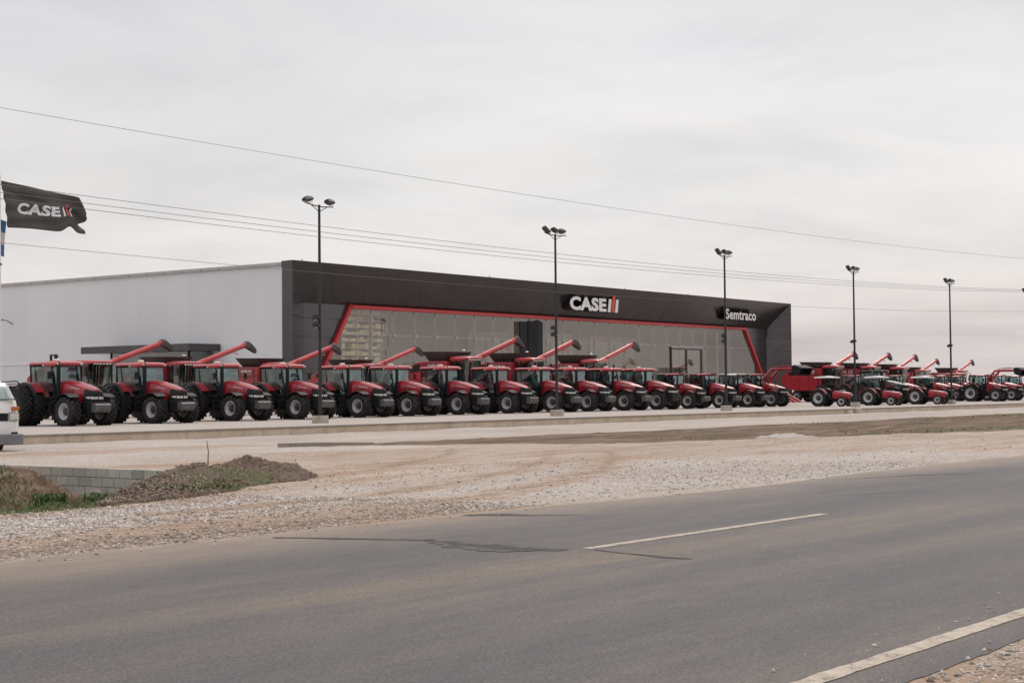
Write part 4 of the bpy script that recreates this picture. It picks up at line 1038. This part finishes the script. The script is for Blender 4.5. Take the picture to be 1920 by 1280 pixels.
# ------------------------------------------------------------------ flags
fp = empty('flag_pole', (29.50, 43.6, -.32)); tag(fp, 'white flag pole at the left edge carrying the black flag', 'flag pole', 'flag poles')
p = MB(); p.tube([(0, 0, 0), (0, 0, 4.6), (0, 0, 8.75)], [.055, .050, .034], 12); p.build('pole', M['white'], fp, smooth=50)
p = MB(); p.tube([(0, 0, 8.75), (0, 0, 8.83)], [.045, .01], 8); p.build('cap', M['white'], fp)
p = MB(); p.box(-.062, .062, -.062, .062, 5.9, 5.95); p.build('collar', M['pole'], fp)
fq = empty('flag_pole', (28.1, 44.5, -.32)); tag(fq, 'white flag pole outside the left edge carrying the blue and white flag', 'flag pole', 'flag poles')
p = MB(); p.tube([(0, 0, 0), (0, 0, 8.3)], [.055, .035], 12); p.build('pole', M['white'], fq, smooth=50)
# the cloth is a surface S(u, v): u along the fly, v downwards
def flag_pt(u, v):
    # hoist from top to bottom (bottom swings free), outline of the flying end folds under
    topx, topz = 3.22*u, 8.31-.02 - (.24*u + .12*u**3)
    botx = .24+3.05*u; botz = 6.80 + .02*math.sin(6*u) + (.20*math.exp(-((u-.74)/.07)**2)) + .02*u
    if u > .88: k = (u-.88)/.12; topz -= .40*k; topx -= .10*k
    x = topx*(1-v)+botx*v; z = topz*(1-v)+botz*v
    if u > .82: k = (u-.82)/.18; x -= .34*k*math.exp(-((v-.62)/.12)**2)
    y = .16*math.sin(5.2*u+1.2*v)*u + .05*math.sin(11*u-5*v+1)*(.3+u) + .03*math.sin(22*v+4*u)*(1-.5*u)+.10*math.exp(-((v-.18-.35*u)/.05)**2)*.6
    return Vector((x, y, z-8.31))
def cloth(name, f, nu, nv, mat, parent=None):
    vs = [f(i/nu, j/nv) for j in range(nv+1) for i in range(nu+1)]; n = nu+1
    fs = [(j*n+i, j*n+i+1, (j+1)*n+i+1, (j+1)*n+i) for j in range(nv) for i in range(nu)]
    o = MB().add(vs, fs).build(name, mat, parent, smooth=80); so = o.modifiers.new('Solidify', 'SOLIDIFY'); so.thickness = .006; so.offset = 0; return o
fl = cloth('flag', flag_pt, 70, 34, M['blackflag']); fl.location = (29.57, 43.6, 8.31); tag(fl, 'black flag with white lettering blowing to the right at the left edge', 'flag')
def flag_text(s, u0, u1, v0, v1, mat, off, shear=0):
    V, F = text_mesh(s, off, shear); me = bpy.data.meshes.new('lettering'); me.from_pydata([(a, b, 0) for a, b in V], [], F)
    bm = bmesh.new(); bm.from_mesh(me)
    for ax in (0, 1):
        for k in range(1, 24 if ax == 0 else 8):
            pos = k/(24 if ax == 0 else 8); nrm = (1, 0, 0) if ax == 0 else (0, 1, 0); co = (pos, 0, 0) if ax == 0 else (0, pos, 0)
            bmesh.ops.bisect_plane(bm, geom=bm.verts[:]+bm.edges[:]+bm.faces[:], plane_co=co, plane_no=nrm)
    for v in bm.verts:
        uu = u0+(u1-u0)*v.co.x; q = flag_pt(uu, v1+(v0-v1)*v.co.y-.10*uu); v.co = q+Vector((0, -.014, 0))
    bm.to_mesh(me); bm.free(); me.materials.append(mat); o = bpy.data.objects.new('lettering', me); COL.objects.link(o); o.parent = fl
flag_text('CASE', .15, .66, .44, .70, M['whiteflag'], .045, .12)
flag_text('I', .68, .715, .46, .72, M['whiteflag'], .05, .2); flag_text('I', .72, .765, .38, .74, M['redsign'], .05, .2); flag_text('I', .77, .805, .46, .72, M['whiteflag'], .05, .2)
def fl2(u, v):
    x = 2.25*u; z = 7.95-.45*u-v*1.05-.1*u*v; return Vector((x, .10*math.sin(6*u+2*v)*u-.0, z-7.95))
f2 = empty('national_flag', (28.1, 44.5, 7.55)); tag(f2, 'blue and white striped flag tip showing at the left edge behind the black flag', 'flag')
for q, mt in enumerate(('blueflag', 'whiteflag', 'blueflag')):
    cloth('stripe', lambda u, v, q=q: fl2(u, (q+v)/3), 26, 6, M[mt], f2)

# ------------------------------------------------------------------ white van facing the camera, its left front corner in view
vn = empty('van', (28.12, 42.0, -.32), R(-14)); tag(vn, 'white van with grey bumper, its front corner at the left edge', 'van')
b = MB()
def vsec(z, w, yf, yr): return [(-w, yf+.18, z), (-w+.15, yf+.03, z), (-w*.4, yf-.03, z), (w*.4, yf-.03, z), (w-.15, yf+.03, z), (w, yf+.18, z), (w, yr, z), (-w, yr, z)]
b.loft([vsec(.42, .90, .02, 4.4), vsec(.75, .935, .0, 4.42), vsec(1.1, .93, .0, 4.42), vsec(1.35, .90, .03, 4.40), vsec(1.58, .88, .10, 4.4)])
b.build('body', M['white'], vn, smooth=30)
b = MB(); b.loft([vsec(1.58, .875, .12, 4.4), vsec(2.0, .77, .44, 4.36), vsec(2.16, .72, .60, 4.32), vsec(2.21, .60, .75, 4.2)]); b.build('cabin_shell', M['white'], vn, smooth=30)
g = MB(); g.add([(-.74, .095, 1.62), (.74, .095, 1.62), (.66, .40, 2.03), (-.66, .40, 2.03)], [(0, 1, 2, 3)]); g.build('windscreen', M['glassdark'], vn)
g = MB(); g.add([(-.83, .075, 1.64), (-.83, .03, 1.6), (.83, .03, 1.6), (.83, .075, 1.64)], [(0, 1, 2, 3)]); g.build('windscreen_seal', M['black'], vn)
for sx in (-1, 1):
    g = MB(); g.add([(sx*.885, .42, 1.62), (sx*.885, 1.5, 1.62), (sx*.80, 1.5, 2.0), (sx*.80, .62, 2.0)], [(0, 1, 2, 3)]); g.build('side_window', M['glassdark'], vn)
    l = MB(); l.box(sx*.72-.145, sx*.72+.145, -.035, .10, .98, 1.20); lo = l.build('headlight', M['lamp'], vn, bev=.02)
    l = MB(); l.box(sx*.72-.165, sx*.72+.165, -.025, .08, .96, 1.22); l.build('headlight_bezel', M['greyplastic'], vn, bev=.01)
    l = MB(); l.box(sx*.77-.115, sx*.77+.115, -.012, .10, 1.27, 1.40); l.build('indicator', M['orange'], vn, bev=.015)
    m_ = MB(); m_.box(sx*.86-.07, sx*.86+.07, -.24, -.16, 1.62, 2.06); m_.tube([(sx*.5, .5, 2.16), (sx*.76, -.1, 2.18), (sx*.86, -.2, 2.08)], .02, 6); m_.tube([(sx*.62, .3, 2.08), (sx*.84, -.15, 2.10)], .014, 6); m_.build('mirror', M['black'], vn, bev=.02)
    wheel(vn, 'van', sx*.70, 1.35, .34, .22, 1, True, .55, .004); wheel(vn, 'van', sx*.80, 3.6, .34, .22, 1, True, .55, .004)
g = MB(); g.box(-.52, .52, -.045, .06, .96, 1.20)
for q in range(4): g.box(-.50, .50, -.055, -.04, .985+q*.055, 1.005+q*.055)
g.build('grille', M['black'], vn)
g = MB(); g.loft([[(x, y, z) for x, y in ((-1.02, .30), (-1.02, -.02), (-.92, -.22), (.92, -.22), (1.02, -.02), (1.02, .30), (.9, .34), (-.9, .34))] for z in (.24, .28, .52, .56)]); g.build('bumper', M['greyplastic'], vn, bev=.03)
g = MB(); g.box(-.85, .85, .02, .5, .3, .62); g.build('underbody', M['chassis'], vn)

# ------------------------------------------------------------------ the dealership building
B = empty('dealership_building', (85.587, 88, 0), .0277); tag(B, 'large dealership hall with white side wall, dark angular portal and red framed glass front', 'building')
L = 86.11; H = 11.74; D = 2.5; IS = 3.89; IR = 84.44; Hi = 8.70
q = MB()     # white hall behind the portal
q.box(.12, L-.12, 1.12, 58, 0, 11.45); 
hall = None
wl = MB(); wl.add([(.12, 1.1, 0), (.12, 58, 0), (.12, 58, 11.35), (.12, 1.1, 11.5)], [(0, 1, 2, 3)]); wl.add([(L-.12, 1.1, 0), (L-.12, 58, 0), (L-.12, 58, 11.35), (L-.12, 1.1, 11.5)], [(3, 2, 1, 0)])
wl.add([(.12, 58, 0), (L-.12, 58, 0), (L-.12, 58, 11.35), (.12, 58, 11.35)], [(0, 1, 2, 3)]); wall_o = wl.build('side_wall', M['whitewall'], B)
rf_ = MB(); rf_.add([(.12, 1.1, 11.5), (L-.12, 1.1, 11.5), (L-.12, 58, 11.35), (.12, 58, 11.35)], [(0, 1, 2, 3)]); rf_.build('roof', M['white'], B)
M['gutter'] = simple('pale gutter', (.42, .41, .42), .5, 0, .05, 1)
gt_ = MB(); gt_.box(-.08, .13, 1.1, 58.2, 11.38, 11.62); 
gt_.build('gutter', M['gutter'], wall_o)
for k_ in range(26):
    c_ = MB(); c_.box(-.10, -.081, 1.4+k_*2.2, 1.48+k_*2.2, 11.36, 11.50)
    c_.build('gutter_bracket', M['greyplastic'], wall_o)
ln_ = MB(); ln_.box(.04, .118, 27, 58, 4.16, 4.26); ln_.build('wall_ledge', M['white'], wall_o)
# portal
po = MB(); po.add([(0, 0, 0), (0, 1.12, 0), (0, 1.12, H-.03), (0, 0, H)], [(0, 3, 2, 1)]); po.add([(L, 0, 0), (L, 1.12, 0), (L, 1.12, H-.03), (L, 0, H)], [(0, 1, 2, 3)])
po.add([(0, 0, H), (L, 0, H), (L, 1.2, H-.03), (0, 1.2, H-.03)], [(0, 1, 2, 3)]); po.add([(0, 1.2, 0), (0, 1.2, H-.03), (L, 1.2, H-.03), (L, 1.2, 11.3), (0, 1.2, 11.3)], [(1, 2, 3, 4)])
po.build('portal_frame', M['clad'], B)
sf = MB(); n_ = 22      # sloping fascia in panels, each very slightly out of plane
for k_ in range(n_):
    a0 = k_/n_; a1 = (k_+1)/n_; j = .012*math.sin(k_*2.3)
    f3 = [(L*a0, 0, H), (L*a1-.02, 0, H), (IS+(IR-IS)*a1-.02, D+j, Hi-j*.3), (IS+(IR-IS)*a0, D-j, Hi+j*.3)]
    sf.add(f3, [(0, 1, 2, 3)])
sf.add([(0, .012, H-.01), (L, .012, H-.01), (IR, D+.03, Hi), (IS, D+.03, Hi)], [(0, 1, 2, 3)])
sf.build('sloping_fascia', M['clad'], B)
for (s0, s1) in ((0, IS), (L, IR)):      # splayed inner reveals, horizontal boards
    ip = MB(); z = 0
    def e_(zz):       # the board's inner end follows the fascia's hip line above Hi
        f = 1 if zz <= Hi else (H-zz)/(H-Hi); return (s0+(s1-s0)*f, D*f)
    while z < H-.01:
        z1 = min(H, z+1.5); a = e_(z); b2 = e_(z1-.02)
        ip.add([(s0, 0, z), (a[0], a[1], z), (b2[0], b2[1]+(.06 if z1 <= Hi else 0), z1-.02), (s0, .06 if z1 < Hi else 0, z1-.02)], [(0, 1, 2, 3)])
        z = z1
    ip.build('splayed_reveal', M['clad'], B)
# back wall pieces left and right of the glass
def redL(z): return 9.28-(8.7-z)*.632
def redR(z): return 78.67+(8.6-z)*.771
for side_ in (0, 1):
    bw_ = MB(); z = 0
    while z < Hi-.01:
        z1 = min(Hi, z+1.5)
        a0, a1, b0, b1 = (IS, redL(z), IS, redL(z1)) if side_ == 0 else (redR(z), IR, redR(z1), IR)
        a1 = max(a1, a0+.01); b1 = max(b1, b0+.01)
        bw_.add([(a0, D-.0, z), (a1, D, z), (b1, D+.07, z1-.015), (b0, D+.07, z1-.015)], [(0, 1, 2, 3)])
        z = z1
    bw_.build('recess_wall', M['clad'], B)
rt = MB()
def beam(p0, p1, w, h, mb):
    p0 = Vector(p0); p1 = Vector(p1); d = (p1-p0).normalized(); u = Vector((0, 1, 0)); v = d.cross(u)
    secs = [[p+v*a*w/2+u*b*h/2 for a, b in ((-1, -1), (1, -1), (1, 1), (-1, 1))] for p in (p0, p1)]; mb.loft(secs)
beam((redL(Hi)-.1, D-.10, Hi-.15), (78.75, D-.10, Hi-.15), .28, .3, rt); beam((redL(0)+.1, D-.10, 0), (redL(Hi)+.1, D-.10, Hi), .34, .3, rt); beam((redR(Hi), D-.10, Hi), (redR(0), D-.10, 0), .34, .3, rt)
rt.build('red_trim', M['redtrim'], B)
gl = MB(); edges_s = [redL(0)+.1] + [8.0+2.9*k_ for k_ in range(1, 26)]
def clipz(s):   # glass top at position s along the facade
    if s < redL(Hi): return max(0, Hi-(redL(Hi)-s)/.632)
    if s > redR(Hi): return max(0, Hi-(s-redR(Hi))/.771)
    return Hi
S_ = sorted([redL(0), 6.5, redL(Hi)] + [redL(Hi)+2.87*k_ for k_ in range(1, 24)] + [redR(Hi), 82, redR(0)])
for a, b_ in zip(S_[:-1], S_[1:]):
    for (zl, zh) in ((0, 3.2), (3.22, 6.28), (6.3, 99)):
        j = random.uniform(-.006, .006); ta, tb = clipz(a), clipz(b_)
        za1, zb1 = min(ta, zh), min(tb, zh)
        if max(za1, zb1) <= zl: continue
        za0, zb0 = min(zl, za1), min(zl, zb1)
        gl.add([(a+.01, D+.02+j, za0), (b_-.01, D+.02-j, zb0), (b_-.01, D+.02-j+random.uniform(-.006, .006), zb1), (a+.01, D+.02+j, za1)], [(0, 1, 2, 3)])
gl.build('glass_front', M['shopglass'], B)
M['fin'] = simple('translucent fin', (.45, .44, .41), .5, 0, .05, 1); M['fit'] = simple('steel fitting', (.72, .70, .66), .35, .1, .05, 9)
for s_ in S_[3:-3]:
    f = MB(); f.box(s_-.035, s_+.035, D+.06, D+.36, 0, min(Hi-.3, clipz(s_))); fo_ = f.build('glass_fin', M['fin'], B)
    for zf in (3.21, 6.29, 8.25):
        t_ = MB()
        for dx, dz in ((.14, .12), (-.14, .12), (.14, -.12), (-.14, -.12)): t_.tube([(s_, D-.02, zf), (s_+dx, D-.05, zf+dz)], .028, 5)
        if zf > 4: t_.build('glass_fitting', M['fit'], fo_)
rl_ = MB(); rl_.box(redL(6.29), redR(6.29), D+.03, D+.06, 6.265, 6.315); rl_.box(redL(3.2), redR(3.2), D+.03, D+.06, 3.185, 3.225); rl_.build('glass_rail', M['fin'], B)
dr = MB(); dr.box(61.5, 61.66, D-.12, D+.1, 0, 6.10); dr.box(68.19, 68.35, D-.12, D+.1, 0, 6.10); dr.box(61.5, 68.35, D-.14, D+.1, 5.85, 6.10); dr.box(64.8, 65.0, D-.12, D+.08, 0, 5.85)
de = dr.build('entrance_frame', M['clad'], B); dr = MB(); dr.box(61.42, 68.43, D-.20, D-.141, 6.05, 6.2); dr.build('frame_cap', M['fin'], de)
dg_ = MB(); dg_.add([(61.67, D-.03, 0), (64.79, D-.03, 0), (64.79, D-.03, 5.84), (61.67, D-.03, 5.84)], [(0, 1, 2, 3)]); dg_.add([(65.01, D-.03, 0), (68.18, D-.03, 0), (68.18, D-.03, 5.84), (65.01, D-.03, 5.84)], [(0, 1, 2, 3)]); dg_.build('entrance_glass', M['shopglass'], de)
# interior
M['interior'] = simple('grey interior wall', (.55, .53, .49), .8, 0, .08, .2); M['ifloor'] = simple('polished floor', (.30, .28, .26), .25, 0, .1, .3)
it = MB(); it.add([(1, 9.5, 0), (L-1, 9.5, 0), (L-1, 9.5, 11), (1, 9.5, 11)], [(3, 2, 1, 0)]); it.build('back_partition', M['interior'], B)
it = MB(); it.add([(1, D+.1, .02), (L-1, D+.1, .02), (L-1, 9.5, .02), (1, 9.5, .02)], [(0, 1, 2, 3)]); it.build('floor', M['ifloor'], B)
it = MB(); it.add([(1, D+.1, 9.4), (L-1, D+.1, 9.4), (L-1, 9.5, 9.4), (1, 9.5, 9.4)], [(3, 2, 1, 0)]); it.build('ceiling', M['interior'], B)
for (a, b_, zt_) in ((34.0, 40.3, 7.4), (44.6, 52.2, 7.5), (55.7, 66.0, 7.4)):
    f = MB(); f.box(a, a+.7, 9.2, 9.45, 0, zt_); f.box(b_-.7, b_, 9.2, 9.45, 0, zt_); f.box(a+.7, b_-.7, 9.2, 9.45, zt_-.7, zt_)
    m2 = (a+b_)/2; f.box(m2-.25, m2+.25, 9.22, 9.44, 0, zt_-.7); fo_ = f.build('inner_window_frame', M['beige'], B)
    p_ = MB(); p_.box(a+.7, b_-.7, 9.36, 9.40, 3.0, zt_-.7); M.setdefault('pane', simple('pale green pane', (.66, .70, .63), .15, 0, .1, .4)); p_.build('pane', M['pane'], fo_)
bn = MB(); bn.box(32.95, 34.1, 2.15, 2.25, 1.0, 8.05); o = bn.build('hanging_banner', M['black']); o.parent = None
o.matrix_world = Matrix.Translation((85.587, 88, 0)) @ Matrix.Rotation(.0277, 4, 'Z'); tag(o, 'narrow dark banner hanging before the glass, left one of a pair', 'banner')
bn = MB(); bn.add([(34.35, 2.2, 1.0), (35.75, 2.05, 1.0), (35.75, 2.05, 8.28), (34.35, 2.2, 8.02), (36.75, 2.2, 1.0), (36.75, 2.2, 8.05), (34.35, 2.3, 1.0), (36.75, 2.3, 1.0), (36.75, 2.3, 8.05), (34.35, 2.3, 8.02)], [(0, 1, 2, 3), (1, 4, 5, 2), (6, 9, 8, 7), (0, 3, 9, 6), (4, 7, 8, 5), (3, 2, 5, 8, 9)]); o = bn.build('hanging_banner', M['black'])
o.matrix_world = Matrix.Translation((85.587, 88, 0)) @ Matrix.Rotation(.0277, 4, 'Z'); tag(o, 'wide dark folded banner hanging before the glass, right one of a pair', 'banner')
# dark awning and vestibule on the white side wall
aw = MB(); aw.box(-3.3, .10, 8.1, 21.3, 4.85, 5.42); ao_ = aw.build('awning', M['clad'], B, bev=.03)
aw = MB(); aw.box(-2.4, .10, 9.0, 18.5, 0, 4.83); aw.build('vestibule', M['glassdark'], ao_)
aw = MB(); aw.box(-2.45, -2.3, 9.0, 9.15, 0, 4.84); aw.box(-2.45, -2.3, 18.4, 18.55, 0, 4.84); aw.box(-2.3, .1, 12, 12.1, 0, 4.8); aw.build('vestibule_frame', M['black'], ao_)
# number sign on the white wall
sg = empty('wall_sign', (0, 0, 0)); sg.matrix_world = Matrix.Translation((85.587, 88, 0)) @ Matrix.Rotation(.0277, 4, 'Z'); tag(sg, 'small black square sign with a white number 1 on the white wall', 'sign')
s_ = MB(); s_.box(.02, .10, 28.75, 29.75, 4.42, 5.02); s_.build('sign_board', M['black'], sg)
V, F = text_mesh('1', .03); s_ = MB(); s_.add([(.012, 29.35-.2*a, 4.52+.4*b_) for a, b_ in V], F); s_.build('lettering', M['whiteplain'], sg)
# small wall lamp far left
wlmp = MB(); wlmp.tube([(.1, 35.2, 7.9), (-.5, 35.2, 8.2), (-1.0, 35.2, 8.25)], .04, 6); wlmp.box(-1.4, -.95, 35.1, 35.3, 8.2, 8.3); wlmp.build('wall_lamp', M['pole'], wall_o)
# roof lightning rods on the fascia edge
for s_ in (1.6, 26.0, 49, 62):
    m_ = MB(); m_.tube([(s_, .5, 11.7), (s_, .5, 11.95)], .03, 5); m_.box(s_-.12, s_+.12, .42, .58, 11.72, 11.80); m_.build('roof_bracket', M['pole'], B)

# sign lettering
SG = empty('logo_sign', (0, 0, 0)); SG.matrix_world = Matrix.Translation((85.587, 88, 0)) @ Matrix.Rotation(.0277, 4, 'Z')
tag(SG, 'big white and red company logo letters on the dark sloping fascia', 'sign')
M['signside'] = simple('black sign side', (.008, .008, .009), .5, 0, .1, 2)
text_prism('CASE', 39.12, 45.68, 9.33, 10.68, .62, 1.75, .02).build('letter_body', M['signside'], SG)
text_prism('CASE', 39.12, 45.68, 9.33, 10.68, .58, .615, .045).build('lettering', M['whiteplain'], SG)
for k_, (a, z0, z1, sl, mt) in enumerate(((45.95, 9.33, 10.66, .24, 'whiteplain'), (46.62, 9.33, 11.12, .32, 'redsign'), (47.30, 9.33, 10.66, .24, 'whiteplain'))):
    wdt = .48; f = MB(); f.prism_y([(a, z0), (a+wdt, z0), (a+wdt+sl, z1), (a+sl, z1)], .58, .64); f.build('logo_bar', M[mt], SG)
    f = MB(); f.prism_y([(a, z0), (a+wdt, z0), (a+wdt+sl, z1), (a+sl, z1)], .645, 1.6); f.build('logo_bar_side', M['signside'], SG)
SG2 = empty('name_sign', (0, 0, 0)); SG2.matrix_world = SG.matrix_world.copy(); tag(SG2, 'white dealer name letters at the right end of the dark fascia', 'sign')
text_prism('Semtraco', 70.75, 78.05, 9.42, 10.62, .62, 1.65, .0).build('letter_body', M['signside'], SG2)
text_prism('Semtraco', 70.75, 78.05, 9.42, 10.62, .58, .615, .022).build('lettering', M['whiteplain'], SG2)

# shelving inside the glass; its warm lamp light is put into the bright colours
bt = Matrix.Translation((85.587, 88, 0)) @ Matrix.Rotation(.0277, 4, 'Z')
M['shelf'] = simple('white shelf', (.6, .58, .52), .5, 0, .05, 2); M['box1'] = simple('cardboard', (.66, .52, .32), .8, 0, .12, 3); M['box2'] = simple('white carton', (.78, .76, .70), .7, 0, .08, 3); M['box3'] = simple('warm-lit carton', (.80, .68, .40), .7, 0, .1, 3)
sh = empty('storage_shelf'); sh.matrix_world = bt.copy(); tag(sh, 'tall white storage shelving filled with cartons behind the left end of the glass', 'shelf')
lv = [3.42+.58*k_ for k_ in range(9)]
for z_ in lv: m_ = MB(); m_.box(9.2, 15.0, 3.35, 4.1, z_-.05, z_); m_.build('shelf_board', M['shelf'], sh)
for x_ in (9.2, 11.1, 13.0, 14.93): m_ = MB(); m_.box(x_, x_+.07, 3.30, 3.345, 0, 8.6); m_.build('upright', M['shelf'], sh)
m_ = MB(); m_.box(9.2, 15.0, 4.12, 4.2, 0, 8.6); m_.build('brightening_back_panel', M['shelf'], sh)  # pale panel added behind the cartons to brighten them
bx = {}
for z_ in lv:
    x_ = 9.3
    while x_ < 14.7:
        w_ = random.choice([.35, .5, .7, .8]); h_ = random.uniform(.18, .44); mt = random.choice(['box1', 'box1', 'box3', 'box3', 'box2'])
        if random.random() < .12: x_ += w_; continue
        if x_+w_ > 14.9: break
        m_ = MB(); m_.box(-w_/2, w_/2, -.25, .25, 0, h_); o = m_.build('carton', M[mt], None, bev=.008)
        o.matrix_world = bt @ Matrix.Translation((x_+w_/2, 3.7, z_+.004)) ; tag(o, 'carton on the tall shelving behind the left end of the showroom glass', 'carton', 'cartons on the storage shelving')
        x_ += w_+.03

# ------------------------------------------------------------------ light
SUN_EL, SUN_AZ = R(48), R(18)       # azimuth measured from +X towards +Y
w = bpy.data.worlds.new('World'); scene.world = w; w.use_nodes = True; nt = w.node_tree
bg = nt.nodes['Background']
sky = nt.nodes.new('ShaderNodeTexSky'); sky.sky_type = 'NISHITA'; sky.sun_disc = False; sky.sun_elevation = SUN_EL; sky.sun_rotation = PI/2-SUN_AZ
sky.air_density = 1.2; sky.dust_density = 4
tc = nt.nodes.new('ShaderNodeTexCoord'); sx_ = nt.nodes.new('ShaderNodeSeparateXYZ'); nt.links.new(tc.outputs['Generated'], sx_.inputs[0])
grad = ramp(nt, sx_.outputs[2], [(0, (.66, .595, .59)), (.035, (.72, .67, .665)), (.07, (.82, .785, .775)), (.12, (.89, .875, .87)), (.17, (.84, .835, .84)), (.25, (.74, .735, .75)), (.5, (.97, .96, .98)), (1, (1.18, 1.17, 1.20))])
# cloud layer on a plane overhead
den = math_n(nt, 'ADD', math_n(nt, 'MAXIMUM', sx_.outputs[2], 0.0), .10)
cx_ = math_n(nt, 'DIVIDE', sx_.outputs[0], den); cy_ = math_n(nt, 'DIVIDE', sx_.outputs[1], den)
cv = nt.nodes.new('ShaderNodeCombineXYZ'); nt.links.new(cx_, cv.inputs[0]); nt.links.new(cy_, cv.inputs[1])
n1 = noise_node(nt, .42, 6, .52, cv.outputs[0], .3); n2 = noise_node(nt, 1.5, 8, .58, cv.outputs[0], .5)
f1 = ramp(nt, n1.outputs[0], [(.28, .80), (.5, .97), (.70, 1.09)]); f2_ = ramp(nt, n2.outputs[0], [(.32, (.93, .935, .955)), (.5, (1, 1, 1)), (.68, (1.045, 1.03, 1.02))])
cc = mix(nt, 1, grad, f1, 'MULTIPLY'); cc = mix(nt, 1, cc, f2_, 'MULTIPLY')
skys = mix(nt, 1, sky.outputs[0], (.1, .1, .1), 'MULTIPLY')
fin = mix(nt, .07, cc, skys)
nt.links.new(fin, bg.inputs[0]); bg.inputs[1].default_value = 1.02
sl = bpy.data.lights.new('Sun', 'SUN'); sl.energy = 1.1; sl.angle = R(16); sl.color = (1, .93, .85)
so = bpy.data.objects.new('Sun', sl); COL.objects.link(so)
d = Vector((math.cos(SUN_EL)*math.cos(SUN_AZ), math.cos(SUN_EL)*math.sin(SUN_AZ), math.sin(SUN_EL)))
so.rotation_euler = d.to_track_quat('Z', 'Y').to_euler(); so.location = d*200

# ------------------------------------------------------------------ camera
F_, YAW, PITCH, ROLL, HC = 2948.2, .66061, .031662, .0089583, 1.4118
cam = bpy.data.cameras.new('Camera'); cam.sensor_width = 36; cam.lens = F_/1920*36; cam.clip_end = 20000; cam.clip_start = .1
co = bpy.data.objects.new('Camera', cam); COL.objects.link(co)
f = Vector((math.cos(YAW)*math.cos(PITCH), math.sin(YAW)*math.cos(PITCH), math.sin(PITCH))); r = Vector((math.sin(YAW), -math.cos(YAW), 0)); u = r.cross(f)
r2 = r*math.cos(ROLL)-u*math.sin(ROLL); u2 = u*math.cos(ROLL)+r*math.sin(ROLL)
mt = Matrix((r2, u2, -f)).transposed().to_4x4(); mt.translation = (0, 0, HC); co.matrix_world = mt
scene.camera = co
scene.view_settings.view_transform = 'Standard'; scene.view_settings.look = 'None'; scene.view_settings.exposure = 0; scene.view_settings.gamma = 1
scene.render.engine = 'CYCLES'; scene.cycles.max_bounces = 8; scene.cycles.transparent_max_bounces = 16; scene.cycles.use_denoising = True
